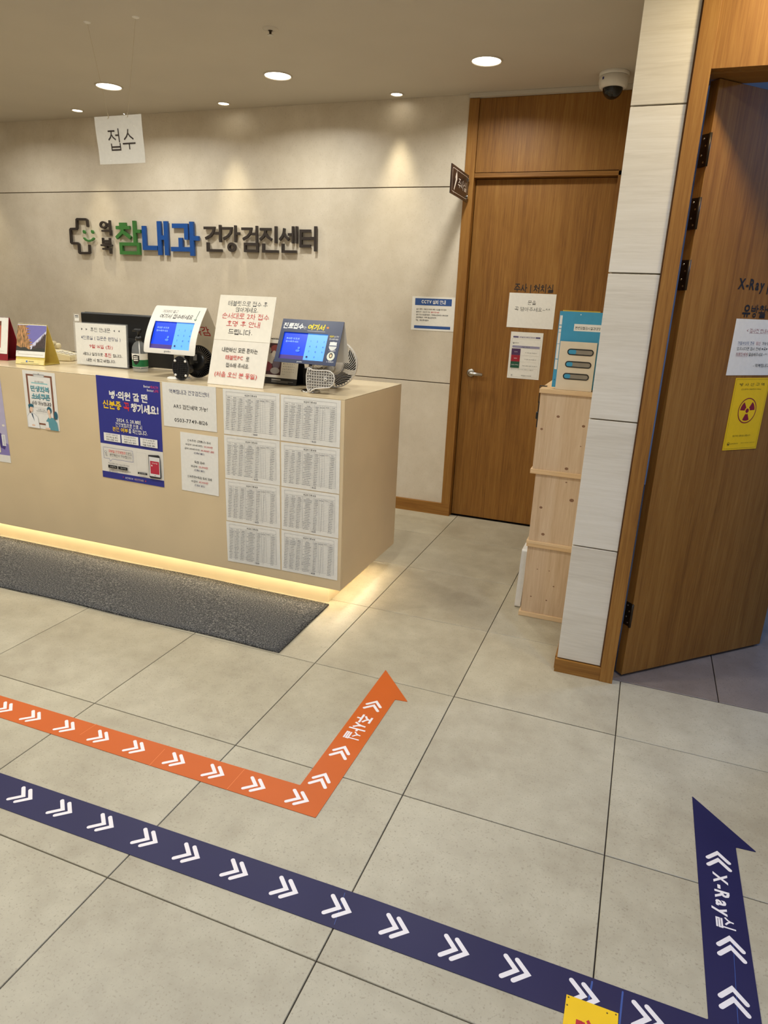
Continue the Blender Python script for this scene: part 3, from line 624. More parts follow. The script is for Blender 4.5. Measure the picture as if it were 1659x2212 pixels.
# ARS notice
s = front('phone_notice', 'white landscape notice with clinic phone number beside the blue poster', ((350, 824), (466, 837), (469.5, 933), (355, 920)), M_PAPERG)
s.text('역북참내과 건강검진센터', .50, .19, .105, NAV, .74, .004); s.text('ARS 검진예약 가능!', .52, .52, .105, INK, .64, .006); s.text('0503-7749-8126', .52, .83, .085, INK, .62, .006)
# price list
s = front('price_list', 'portrait white price list for rapid tests under the phone notice', ((389, 933), (470, 943), (474, 1073), (394, 1057)), M_PAPER)
for v, pr, w, bd in ((.125, [('신속항원 (코로나) 검사', INK)], .62, .03), (.195, [('비급여 (60세 미만) : ', INK), ('25,000원', RED)], .72, .01), (.265, [('급여 (60세 이상) : ', INK), ('10,000원 내외', RED)], .78, .01), (.325, [('(진료비 별도)', NAV)], .28, .01),
                     (.475, [('독감 검사', INK)], .27, .03), (.55, [('비급여 : ', INK), ('25,000원', RED)], .45, .01), (.615, [('(진료비 별도)', NAV)], .28, .01),
                     (.735, [('신속항원+독감 동시 검사', INK)], .66, .03), (.81, [('비급여 : ', INK), ('45,000원', RED)], .45, .01), (.875, [('(진료비 별도)', NAV)], .28, .01)):
    s.runs(pr, .5, v, .043 if bd > .02 else .036, w, bd)
# blue id-card poster
s = front('poster', 'tall blue health insurance poster with white and yellow headline', ((208, 809), (346, 826), (355, 1052), (222, 1030)), mat('poster_paper', (232, 226, 214), .3, var=.01), cat='poster')
BL, WH, YE = (46, 50, 138), (240, 236, 228), (240, 196, 40)
s.rect(0, 0, 1, .655, BL); s.rect(0, .935, 1, 1, BL)
s.text('Better', .80, .055, .022, WH, .10, .015); s.text('HEALTH', .91, .055, .022, (214, 60, 110), .12, .01); s.text('Better', .85, .088, .022, WH, .10, .015); s.text('LIFE', .94, .088, .022, (214, 60, 110), .07, .01)
s.text('병·의원 갈 땐', .50, .170, .082, WH, .60, .05)
s.text('신분증', .235, .268, .082, YE, .30, .05); s.text('꼭', .465, .268, .078, (226, 52, 60), .095, .04); s.text('챙기세요!', .75, .268, .085, WH, .43, .05)
s.text('2024. 5. 20.부터', .485, .405, .043, WH, .38, .03); s.text('건강보험으로 진료 시', .485, .450, .043, WH, .42, .02); s.text('본인 여부', .345, .497, .046, YE, .25, .035); s.text('를 확인합니다.', .63, .497, .044, WH, .30, .02)
for a in (.07, .36, .66):
    s.rect(a, .545, a+.27, .625, WH)
    for q in range(3): s.text(('안전한 의료이용', '건강보험 무자격자', '건강보험증')[(a > .3)+(a > .6)] if q == 0 else ('본인확인을 통한', '부정수급 차단', '대여 도용 방지')[(a > .3)+(a > .6)] if q == 1 else ('안전 진료 가능', '재정 누수 방지', '약물 오남용 예방')[(a > .3)+(a > .6)], a+.135, .561+.024*q, .016, INK, .19, .012 if q == 2 else 0)
s.line([(.05, .69), (.53, .69), (.53, .80), (.19, .80), (.155, .825), (.14, .80), (.05, .80), (.05, .69)], .0014, BL)
s.text('모바일 건강보험증', .275, .722, .026, (214, 60, 50), .28, .02); s.text('으로도', .465, .722, .026, INK, .10); s.text('본인확인이 가능합니다.', .33, .760, .026, INK, .36, .004)
s.ell(.085, .735, .006, (120, 120, 126)); s.ell(.085, .735, .004, WH); s.line([(.085, .74), (.095, .775), (.115, .775)], .0018, (90, 90, 96))
s.text('Play스토어 또는 App스토어에서', .29, .845, .016, INK, .34); s.rect(.115, .862, .265, .892, (22, 22, 24)); s.rect(.28, .862, .43, .892, (22, 22, 24))
s.text('Google Play', .195, .877, .012, WH, .10); s.text('App Store', .365, .877, .012, WH, .09)
s.text("'모바일건강보험증'을 검색하여", .30, .904, .013, INK, .36); s.text('설치해보세요!', .20, .922, .012, INK, .15)
s.poly([(.78, .70), (.94, .69), (.96, .70), (.97, .91), (.955, .92), (.80, .925), (.785, .915)], (44, 42, 46)); s.rect(.79, .715, .955, .905, (228, 226, 222)); s.rect(.805, .755, .945, .88, (190, 44, 66)); s.ell(.83, .80, .004, WH); s.text('모바일', .875, .775, .012, WH, .09); s.ell(.875, .895, .0022, INK)
s.rect(.60, .885, .75, .905, (30, 30, 34)); s.line([(.59, .69), (.75, .69), (.75, .875), (.59, .875), (.59, .69)], .0005, (180, 176, 170)); s.text('앱 다운로드', .675, .895, .011, WH, .11)
s.ell(.36, .966, .0042, (196, 44, 60)); s.ell(.36, .966, .0042, (30, 40, 110), a0=180, a1=360, n=10); s.text('보건복지부', .455, .966, .020, WH, .13); s.text('국민건강보험', .61, .966, .020, (236, 200, 160), .15); s.ell(.72, .966, .004, (220, 80, 50)); s.ell(.72, .966, .0022, BL)
s.done()
# clipboard poster
s = front('poster', 'small white clipboard-design poster with teal headline and medical staff', ((49, 799), (118, 806), (130, 932), (60, 921)), M_PAPERG, cat='poster')
BR, TE, TD, SK = (132, 84, 62), (92, 158, 166), (40, 98, 116), (236, 200, 172)
s.poly([(.10, .06), (.90, .06), (.90, .93), (.10, .93)], BR); s.rect(.155, .09, .845, .90, (238, 234, 226)); s.rect(.33, .045, .67, .095, (176, 174, 170)); s.rect(.36, .065, .64, .10, (214, 212, 206)); s.ell(.5, .045, .004, (150, 148, 146))
s.rect(.25, .195, .75, .215, (150, 200, 200)); s.text('본 의료기관은', .5, .18, .03, INK, .28)
s.text('민생회복', .50, .305, .105, TD, .58, .06); s.text('민생회복', .495, .30, .10, (130, 190, 196), .56, .02); s.text('소비쿠폰', .505, .435, .105, TD, .58, .06); s.text('소비쿠폰', .50, .43, .10, (130, 190, 196), .56, .02)
s.text('사용 가능합니다', .51, .55, .066, (60, 52, 48), .61, .06); s.text('사용 가능합니다', .51, .55, .058, (244, 240, 234), .58, -.008)
s.line([(.30, .63), (.70, .63)], .0005, (120, 116, 110)); s.text('자세한 사항은', .5, .66, .02, INK, .22); s.text('직원에게 문의해주세요.', .5, .69, .02, INK, .34); s.line([(.30, .725), (.70, .725)], .0005, (120, 116, 110))
s.poly([(.02, 1), (.03, .80), (.10, .74), (.26, .74), (.36, .80), (.40, 1)], (196, 194, 192)); s.poly([(.03, .995), (.04, .805), (.11, .75), (.25, .75), (.35, .805), (.385, .995)], (244, 242, 238)); s.poly([(.16, .75), (.21, .75), (.25, .89), (.19, .80)], (60, 80, 100)); s.ell(.175, .675, .011, SK, .014); s.poly([(.10, .66), (.09, .60), (.15, .575), (.25, .585), (.26, .64), (.22, .625), (.13, .635), (.12, .68)], TD)
s.ell(.20, .955, .012, SK, .005); s.poly([(.60, 1), (.62, .84), (.70, .78), (.86, .78), (.95, .86), (.97, 1)], (98, 156, 166)); s.ell(.93, .73, .012, TD, .022); s.ell(.74, .65, .016, TD, .018); s.ell(.725, .68, .010, SK, .013); s.poly([(.70, .72), (.77, .72), (.77, .79), (.72, .80)], SK); s.poly([(.58, .86), (.68, .86), (.69, .97), (.60, .97)], (240, 238, 232)); s.poly([(.58, .97), (.72, .96), (.72, 1), (.56, 1)], SK)
s.done()
# lavender poster at the left
Mx, w, h = rect_from_px(((-150, 781), (-1, 795), (23, 999), (-132, 978)), (0, CYF, 0), (0, -1, 0), .0008)
s = Sheet('poster', 'lavender poster with purple buildings and cream text panel', 'poster', Mx, w, h, M_PAPERG, .0006, 'notices on the counter front')
s.rect(0, 0, 1, .92, (186, 178, 204)); s.poly([(0, .92), (.5, .62), (1, .80), (1, .92)], (140, 128, 184)); s.poly([(.86, .66), (.93, .70), (.97, .80), (.94, .86), (.88, .84)], (72, 58, 128)); s.ell(.96, .60, .010, (236, 226, 210), .006)
s.rect(.02, .30, .885, .90, (90, 86, 110)); s.rect(.025, .303, .880, .897, (244, 236, 208)); s.rect(.915, .70, .965, .82, (236, 234, 232))
for k in range(7): s.line([(.93, .715+k*.015), (.955, .718+k*.015)], .0018, (64, 56, 96))
for k in range(5): s.rect(.12, .38+k*.09, .78-.1*(k % 2), .40+k*.09, (100, 92, 112))
s.done()

# ================================================================== WALL LETTERING
def stroke3(bm, pts, r, z0, z1):
    fs0 = set(bm.faces); stroke(bm, pts, r, z0, 8); f = [x for x in bm.faces if x not in fs0]
    ret = bmesh.ops.extrude_face_region(bm, geom=f)
    for v_ in [g for g in ret['geom'] if isinstance(g, bmesh.types.BMVert)]: v_.co.z = z1
    return bm
wc = py(418, 512, YW)
WS = empty('wall_sign', frame_M(wc, (1, 0, 0), (0, 0, 1))); tag(WS, 'raised clinic name lettering with cross logo on back wall', 'wall sign')
def wl(u, v): p = py(u, v, YW-.015); return (p.x-wc.x, p.z-wc.z)
M_LD = mat('dark_acrylic', (52, 44, 40), .4, var=.04); M_LG = mat('green_acrylic', (62, 118, 56), .4, var=.04); M_LB = mat('blue_acrylic', (24, 78, 152), .4, var=.04)
for ch, u0, u1, v0, v1, m, bd in (('역', 217, 241, 476, 509, M_LD, .035), ('북', 219.5, 243.5, 514, 548, M_LD, .035), ('참', 251, 306, 477, 550, M_LG, .03), ('내', 309, 365, 478, 551, M_LB, .03), ('과', 370, 431, 479, 552.5, M_LB, .03),
                           ('건', 442, 480, 486, 544, M_LD, .022), ('강', 481, 519, 487, 544.5, M_LD, .022), ('검', 523, 559, 488, 545, M_LD, .022), ('진', 561, 602, 489, 546, M_LD, .022), ('센', 603.5, 644, 489, 546.5, M_LD, .022), ('터', 648, 685, 489, 543, M_LD, .022)):
    V, Fc, x0, x1, y0, y1 = text_mesh(ch, bd, .5, 4)
    (a, t), (c, _) = wl(u0, (v0+v1)/2), wl(u1, (v0+v1)/2); top, bot = wl((u0+u1)/2, v0)[1], wl((u0+u1)/2, v1)[1]
    me = bpy.data.meshes.new('letter'); me.from_pydata([(a+(x-x0)/(x1-x0)*(c-a), bot+(y-y0)/(y1-y0)*(top-bot), .010+(z+.5)*.016) for x, y, z in V], [], Fc); me.materials.append(m); lk('letter', me, WS)
lg = lambda x, y: wl(140+x/9.217, 460+y/9.217)
mk('cross_outline', stroke3(bmesh.new(), [lg(*p) for p in ((465, 262), (452, 150), (430, 130), (262, 126), (247, 140), (252, 300), (240, 318), (135, 322), (122, 338), (140, 585), (158, 604), (270, 606), (288, 624), (302, 786), (318, 800), (490, 800), (505, 786), (498, 655))], .0085, .010, .026), M_LD, WS)
mk('smile', stroke3(bmesh.new(), [lg(*p) for p in ((396, 506), (430, 540), (490, 560), (545, 545), (585, 508))], .0065, .010, .024), M_LG, WS)
for q in ((393, 378), (558, 378)):
    c = lg(*q); mk('eye', prism(bmesh.new(), [(c[0]+.0115*math.cos(k*.4488)+.004*math.sin(k*.4488)*-.6, c[1]+.0135*math.sin(k*.4488)) for k in range(14)], .010, .024), M_LG, WS)

# ================================================================== HANGING SIGN, CAMERA, SPRINKLER
YH = 1.955
hs = empty('hanging_sign', frame_M((-.878, YH, 2.158), (1, 0, .0), (0, 0, 1))); tag(hs, 'white paper sign in plastic sleeve hung on threads from ceiling', 'sign')
def bend(x, y): return -.012*math.cos(x*7+.6)*(.4+.6*(.12-y)/.24)+.006*math.sin(y*16)
def curved(name, w, h, off, m, nx=24, ny=18, jit=0, parent=None):
    bm = bmesh.new(); g = {}; rnd = random.Random(4)
    for i in range(nx+1):
        for j in range(ny+1):
            x, y = w*(i/nx-.5), h*(j/ny-.5); x2 = x-(.012*max(0, y/h)*(i < nx/3)*(1-3*i/nx) if name == 'sleeve' else 0)
            g[i, j] = bm.verts.new((x2, y, bend(x, y)+off+jit*rnd.uniform(-1, 1)))
    for i in range(nx):
        for j in range(ny): bm.faces.new((g[i, j], g[i+1, j], g[i+1, j+1], g[i, j+1]))
    return mk(name, bm, m, parent, True)
curved('paper', .290, .210, 0, M_PAPER, parent=hs); sl = curved('sleeve', .312, .222, .004, M_SLEEVE, 22, 16, .0022, hs)
V, Fc, x0, x1, y0, y1 = text_mesh('접수', -.006, 0, 4); me = bpy.data.meshes.new('lettering'); P = []
for x, y, z in V: a, c = (x-(x0+x1)/2)/(x1-x0)*.168+.010, (y-(y0+y1)/2)/(y1-y0)*.096+.002; P.append((a, c, bend(a, c)+.0012+z))
me.from_pydata(P, [], Fc); me.materials.append(ink((48, 36, 32))); lk('lettering', me, hs)
M_THREAD = mat('nylon_thread', (206, 190, 160), .3)
for (u, v), xs in (((188, 48), -.058), ((293, 37), .060)):
    p = pz(u, v, ZC); q = hs.matrix_world.inverted() @ p
    mk('thread', tube(bmesh.new(), [(xs, .098, bend(xs, .098)+.002), (xs*1.02, .112, 0), q], .0006, 6), M_THREAD, hs)
    mk('ceiling_hook', lathe(bmesh.new(), [(0, -.006), (.006, -.006), (.016, -.002), (.017, 0)], 16, T(0, 0, 0)), M_WHITE, hs, True, M=hs.matrix_world.inverted() @ T(p.x, p.y, p.z))
    mk('knot', tube(bmesh.new(), [(xs-.004, .094, .002), (xs+.004, .100, .003), (xs+.001, .110, .002), (xs-.003, .116, .001)], .0014, 6), M_THREAD, hs)
p = pz(1328, 157, ZC)
cc = empty('security_camera', T(p.x, p.y, ZC)); tag(cc, 'white dome security camera with dark bubble on ceiling', 'camera')
mk('mount_ring', lathe(bmesh.new(), [(.076, 0), (.078, -.004), (.078, -.017), (.074, -.019)], 40), M_WHITE, cc, True)
mk('housing', lathe(bmesh.new(), [(.074, -.0195), (.077, -.021), (.077, -.05), (.070, -.070), (.060, -.076), (.052, -.074)], 40), M_WHITE, cc, True)
mk('dome', lathe(bmesh.new(), [(.053*math.cos(a*math.pi/16), -.072-.055*math.sin(a*math.pi/16)) for a in range(8)]+[(0, -.127)], 36), mat('smoked_dome', (26, 22, 20), .06, var=.1), cc, True)
mk('lens', lathe(bmesh.new(), [(0, .004), (.012, .004), (.016, 0)], 20, Matrix.Translation((-.022, -.036, -.100)) @ Matrix.Rotation(math.radians(128), 4, 'X')), mat('lens_glass', (12, 14, 16), .05), cc, True)
BX('badge', ink((60, 66, 120)), -.006, .006, -.0008, 0, -.006, .006, cc).matrix_local = Matrix.Translation((-.05, -.0595, -.038)) @ Matrix.Rotation(math.radians(-40), 4, 'Z')
p = pz(584, 62, ZC)
sp = empty('sprinkler', T(p.x, p.y, ZC)); tag(sp, 'small ceiling sprinkler head with round plate', 'sprinkler')
mk('cover_plate', lathe(bmesh.new(), [(.012, -.008), (.024, -.007), (.036, -.003), (.038, 0)], 28), M_CEIL, sp, True)
mk('nozzle', lathe(bmesh.new(), [(0, -.026), (.005, -.026), (.006, -.012), (.012, -.006)], 16), M_HINGE, sp, True)
mk('deflector', lathe(bmesh.new(), [(0, -.028), (.014, -.028), (.014, -.026), (0, -.026)], 16), M_STEEL, sp)

# ================================================================== PROJECTING SIGN + DOOR NOTICES
bs_ = Sheet('projecting_sign', 'dark brown treatment room sign projecting from oak casing', 'sign', frame_M((.512, 3.246, 2.140), (0, 1, 0), (0, 0, 1)), .392, .154, mat('dark_brown_acrylic', (50, 36, 32), .3, var=.05), .006)
CR = (226, 212, 196)
s = bs_; r_ = [(.5+x, .5+y) for x, y in rounded(-.44, -.40, .44, .40, .05)]; r_.append(r_[0]); s.line(r_, .0022, CR)
s.text('주사실', .635, .50, .36, CR, .50, .004); s.poly([(.19, .84), (.165, .80), (.24, .44), (.215, .38), (.255, .20), (.30, .22), (.325, .42), (.29, .50)], CR); s.line([(.17, .86), (.14, .96)], .002, CR); s.line([(.28, .22), (.30, .08)], .003, CR); s.done()
for z in (.048, -.050):
    cl_ = empty('bracket', T(.186, z, .003)); cl_.parent = s.o
    mk('clamp', box(bmesh.new(), -.016, .012, -.009, .009, -.010, .010, .002), M_CHROME, cl_); mk('post', tube(bmesh.new(), [(.010, 0, 0), (.022, 0, 0)], .006, 12), M_CHROME, cl_, True)
V, Fc, x0, x1, y0, y1 = text_mesh('주사 | 처치실', .018)
a, c = py(1110.5, 624, YD), py(1195.5, 624, YD); top, bot = py(1150, 613, YD).z, py(1150, 634, YD).z
me = bpy.data.meshes.new('lettering'); me.from_pydata([(a.x+(x-x0)/(x1-x0)*(c.x-a.x), YD-.0008-z, bot+(y-y0)/(y1-y0)*(top-bot)) for x, y, z in V], [], Fc); me.materials.append(ink((26, 24, 30))); lk('lettering', me, d1)
def ondoor(name, label, cs, m=M_PAPER, cat='notice'):
    Mx, w, h = rect_from_px(cs, (0, YD, 0), (0, -1, 0), .0006); return Sheet(name, label, cat, Mx, w, h, m, .0006, 'notices on the oak door')
s = ondoor('notice', 'blank-looking white notice with two handwritten-style lines on door', ((1101, 632), (1202, 636), (1194.5, 712), (1094, 706)))
s.text('문을', .50, .265, .12, INK, .18, -.004); s.text('꼭 닫아주세요~^^', .52, .455, .12, INK, .76, -.006)
s = ondoor('notice', 'small laminated notice with purple, red and green boxes on door', ((1105, 716), (1174.5, 720), (1163, 821), (1094.5, 815.5)), M_PAPERG)
s.rect(.08, .09, .92, .125, (92, 84, 120)); s.rect(.24, .092, .78, .123, (206, 200, 206)); s.text('오늘의 백신 안내', .51, .108, .022, INK, .46)
s.line([(.05, .15), (.95, .15), (.95, .965), (.05, .965), (.05, .15)], .0007, (150, 144, 136)); s.ell(.11, .235, .0052, INK); s.ell(.11, .228, .003, (230, 226, 216)); s.text('질병관리청', .21, .235, .02, INK, .12)
s.rect(.08, .29, .93, .34, (150, 146, 170)); s.text('오늘의 백신은', .50, .315, .026, INK, .26, .01)
for k, (cl3, t1_, t2_) in enumerate((((76, 44, 84), '대상자', '당 기관 사용 가능합니다'), ((158, 26, 44), '제품명', '당 기관 사용 가능합니다'), ((26, 80, 56), '코로나19백신', '코로나19백신 접종 가능합니다'))):
    v = .355+k*.14; s.rect(.07, v, .35, v+.138, cl3); s.text(t1_, .21, v+.07, .022, (236, 228, 228), .10 if k < 2 else .24); s.text(t2_, .68, v+.08, .02, INK, .36 if k < 2 else .48); s.line([(.36, v+.138), (.93, v+.138)], .0006, (150, 144, 136))
s.text('접종 전 반드시 담당 의사와 상담하시기 바랍니다', .45, .80, .016, INK, .72); s.text('날짜', .14, .93, .022, INK, .05, .02); s.text('역북참내과 건강검진센터', .60, .93, .02, INK, .32, .02); s.done()
Mx, w, h = rect_from_px(((891, 640), (984, 643), (980, 717), (888, 712)), (0, YW, 0), (0, -1, 0), .0006)
s = Sheet('notice', 'laminated surveillance camera notice with blue bands on beige wall', 'notice', Mx, w, h, M_PAPERG, .0008); BC = (44, 82, 146)
s.rect(.07, .05, .92, .255, BC); s.rect(.07, .86, .92, .945, BC); s.text('CCTV 설치 안내', .50, .15, .125, (240, 238, 232), .56, .035)
for k, (a, c, w_) in enumerate((('설치 목적 : 방범 및 화재 예방 시설물 안전관리', '', .70), ('촬영시간 : 24시간 연속', ' 촬영 및 녹화', .54), ('설치 장소 및 촬영범위 : 역북참내과의원 내부/외부', '', .75), ('관리책임자 : 역북 참내과의원장', '', .48), ('TEL : 031-339-8894', '', .30))):
    v = .37+k*.082
    if c: s.text(a, .105, v, .046, INK, .33, .012, 'L'); s.text(c.strip(), .455, v, .046, RED, .19, .012, 'L')
    else: s.text(a, .105, v, .046, INK, w_, .012, 'L')
s.done()
# x-ray door: lettering, notice, radiation sign (door frame: x along the leaf, z up, face at y=0)
def door_text(body, xl, xr, z0, z1, bold):
    V, Fc, x0, x1, y0, y1 = text_mesh(body, bold); xr = xr or xl+(x1-x0)/(y1-y0)*(z1-z0)*.92
    me = bpy.data.meshes.new('lettering'); me.from_pydata([(xl+(x-x0)/(x1-x0)*(xr-xl), -.0008-z, z0+(y-y0)/(y1-y0)*(z1-z0)) for x, y, z in V], [], Fc); me.materials.append(ink((24, 22, 24))); lk('lettering', me, d2)
door_text('X-Ray |', .253, .412, 1.538, 1.588, .03); door_text('유방촬영', .300, None, 1.452, 1.499, .03)
def onleaf(name, label, xa, xb, za, zb, m, cat): return Sheet(name, label, cat, DM @ frame_M(((xa+xb)/2, -.0006, (za+zb)/2), (1, 0, 0), (0, 0, 1)), xb-xa, zb-za, m, .0006)
s = onleaf('notice', 'white examination notice above yellow radiation sign on open door', .276, .573, 1.240, 1.447, M_PAPER, 'notice')
s.text('< 검사전 안내사항 >', .48, .20, .075, (150, 60, 70), .52); s.line([(.27, .245), (.70, .245)], .0006, (150, 60, 70))
s.text('가임여성의 경우', .10, .42, .062, (60, 84, 130), .30, 0, 'L'); s.text('임신', .43, .42, .062, (170, 90, 96), .08, 0, 'L'); s.text('가능성이', .54, .42, .062, INK, .16, 0, 'L')
s.text('있으시다면 검사 전에 ★꼭★', .10, .52, .062, INK, .56, 0, 'L'); s.text('의료진에게', .10, .62, .062, (150, 60, 70), .21, 0, 'L'); s.text('말씀해주세요~^^', .33, .62, .062, INK, .34, 0, 'L'); s.text('- 역북참내과 -', .62, .82, .065, INK, .34); s.line([(.10, .46), (.40, .46)], .0005, (60, 84, 130)); s.line([(.10, .66), (.31, .66)], .0005, (150, 60, 70)); s.done()
s = onleaf('warning_sign', 'yellow radiation warning sign with crimson trefoil on open door', .333, .523, .947, 1.230, mat('yellow_sign', (244, 200, 6), .45, var=.02), 'sign'); MG = (134, 18, 46)
s.line([(.035, .02), (.965, .02), (.965, .98), (.035, .98), (.035, .02)], .0008, (90, 70, 10)); s.text('방 사 선 구 역', .50, .09, .042, (50, 40, 20), .72, .004); s.text('(진단용엑스선발생장치 사용실)', .5, .155, .022, (70, 56, 20), .58)
s.ell(.5, .45, .050, MG, n=40); s.ell(.5, .45, .046, (244, 200, 6), n=40)
for a in (30, 150, 270): s.ell(.5, .45, .040, MG, a0=a-27, a1=a+27, n=10)
s.ell(.5, .45, .014, (244, 200, 6)); s.ell(.5, .45, .009, MG); s.text('임산부는 출입을 금합니다', .48, .80, .024, (70, 56, 20), .52); s.ell(.14, .91, .006, (50, 40, 20)); s.ell(.14, .905, .003, (244, 200, 6)); s.text('질병관리청', .30, .91, .018, (70, 56, 20), .22); s.text('방사선 안전관리 규칙에 의거', .70, .905, .014, (90, 72, 20), .40); s.done()

# ================================================================== SHELF BOXES + FILES
SY, SX2 = 2.047, 1.528
def crate(label, xl, z0, z1, top, bot, yd=.62, knots=()):
    e = empty('pine_shelf_box', T(0, 0, 0)); tag(e, label, 'shelf', 'stacked pine shelf boxes')
    BX('end_panel', M_PINE, xl, SX2, SY+.004, SY+.020, z0+bot, z1-top, e); BX('end_panel', M_PINE, xl, SX2, SY+yd-.016, SY+yd, z0+bot, z1-top, e)
    BX('back_panel', M_PINE, SX2-.008, SX2, SY+.0205, SY+yd-.0165, z0+bot, z1-top, e)
    if top: BX('top_board', M_PINEX, xl-.006, SX2, SY-.004, SY+yd+.004, z1-top, z1, e, .0008)
    if bot: BX('base_board', M_PINEX, xl-.008, SX2, SY-.004, SY+yd+.004, z0, z0+bot, e, .0008)
    BX('shelf', M_PINEX, xl, SX2-.009, SY+yd/2-.008, SY+yd/2+.008, z0+bot, z1-top, e)
    for u, v, r in knots:
        p = py(u, v, SY+.003); o = mk('knot', lathe(bmesh.new(), [(0, .0004), (r*.5, .0004), (r*.8, 0)], 14, Matrix.Rotation(math.pi/2, 4, 'X')), M_KNOT, e, M=T(p.x, SY+.004, p.z) @ Matrix.Scale(1.3, 4, (1, 0, 0)))
    return e
K = lambda *L: [(1100+x/2.573, 600+y/2.573, r) for x, y, r in L]
crate('pale pine shelf box topmost of the stack, carrying the file box', 1.288, .720, 1.110, .019, .021, knots=K((272, 772, .007), (180, 841, .006), (413, 826, .007), (318, 1062, .008), (397, 938, .003)))
crate('pale pine shelf box in the middle of the stack', 1.306, .379, .7195, 0, .014, knots=K((347, 1238, .010), (176, 1277, .007), (187, 1426, .008), (317, 1138, .004)))
crate('pale pine shelf box at the bottom of the stack, on the floor', 1.306, .001, .3785, .015, .022, knots=K((156, 1620, .003), (246, 1717, .004), (120, 1771, .004), (206, 1794, .004), (222, 1630, .003)))
fb = empty('file_box', T(0, 0, 1.1105)); tag(fb, 'beige cardboard file box with three slots holding blue file', 'file box')
M_CARD = mat('beige_card', (222, 206, 180), .6, var=.03, scale=20); FY = 2.062
BX('front_panel', M_CARD, 1.347, 1.503, FY, FY+.003, 0, .209, fb, .0006); BX('side_panel', M_CARD, 1.347, 1.350, FY+.0031, FY+.25, 0, .209, fb); BX('side_panel', M_CARD, 1.500, 1.503, FY+.0031, FY+.25, 0, .209, fb); BX('bottom_panel', M_CARD, 1.3501, 1.4999, FY+.0031, FY+.25, 0, .003, fb); BX('back_panel', M_CARD, 1.3501, 1.4999, FY+.247, FY+.25, .0031, .209, fb)
for k, cv in enumerate((.166, .113, .061)):
    cx = 1.437-.0035*k; out = rounded(cx-.0535, cv-.0115, cx+.0535, cv+.0115, .0112, 6); bm = bmesh.new(); pts = [(x, FY-.0008, z) for x, z in out]; pts += pts[:2]; tube(bm, pts, .0023, 8, False); sl_ = mk('slot', bm, M_BLACK, fb, True)
    mk('slot_back', prism(bmesh.new(), rounded(-.0525, -.0105, .0525, .0105, .0102, 6), 0, .0006), mat('slot_grey', (140, 130, 114), .7), sl_, M=frame_M((cx, FY-.0001, cv), (1, 0, 0), (0, 0, 1)))
    mk('slot_file', prism(bmesh.new(), rounded(-.0525, -.0105, -.024+.006*(k == 0), .0105, .0085, 4), .0006, .0010), mat('blue_file', (64, 150, 186), .45, var=.02), sl_, M=frame_M((cx, FY-.0001, cv), (1, 0, 0), (0, 0, 1)))
bf = Sheet('file_folder', 'blue file folder with printed white label standing in file box', 'file', frame_M((1.4245, FY+.028, 1.2815), (1, 0, 0), (0, 0, 1)), .190, .326, mat('blue_file', (64, 150, 186), .45), .018)
s = bf; s.z = .0182; s.rect(.35, .155, .955, .245, (232, 226, 216)); s.text('분변잠혈검사결과대장', .655, .205, .038, INK, .56, .01)
for a, c in ((.055, .175), (.185, .22), (.23, .27), (.275, .42), (.425, .62), (.63, .76)): s.rect(.015, a, .072, c, (232, 228, 220))
s.ell(.47, .035, .0022, (240, 238, 232)); s.text('K', .05, .90, .02, (30, 60, 80)); s.done()
yf = BX('file_folder', mat('yellow_file', (226, 186, 70), .5), 1.336, 1.494, FY+.052, FY+.066, 1.1145, 1.449); tag(yf, 'yellow file folder behind the blue one in file box', 'file')
wbd = mk('white_board', prism(bmesh.new(), rounded(0, 0, .26, .31, .012), 0, .030), M_WHITE, M=Matrix.Translation((1.262, 2.13, .0005)) @ Matrix.Rotation(math.radians(1.5), 4, 'Y') @ frame_M((0, 0, 0), (0, 1, 0), (0, 0, 1))); tag(wbd, 'thin white panel leaning beside the bottom shelf box', 'panel')
bg = empty('hanging_strap', T(1.272, 2.14, .98)); tag(bg, 'black strap hanging on the side of the top shelf box', 'strap')
mk('strap', box(bmesh.new(), 0, .006, -.012, .012, -.06, .06, .002), M_BLACK, bg); BX('hook', M_BLACK, -.002, .030, -.012, .012, .131, .1335, bg); BX('hook_drop', M_BLACK, -.002, .0, -.012, .012, .055, .1309, bg); mk('buckle', box(bmesh.new(), -.006, .007, -.016, .016, -.02, .012, .003), M_BLACK, bg)

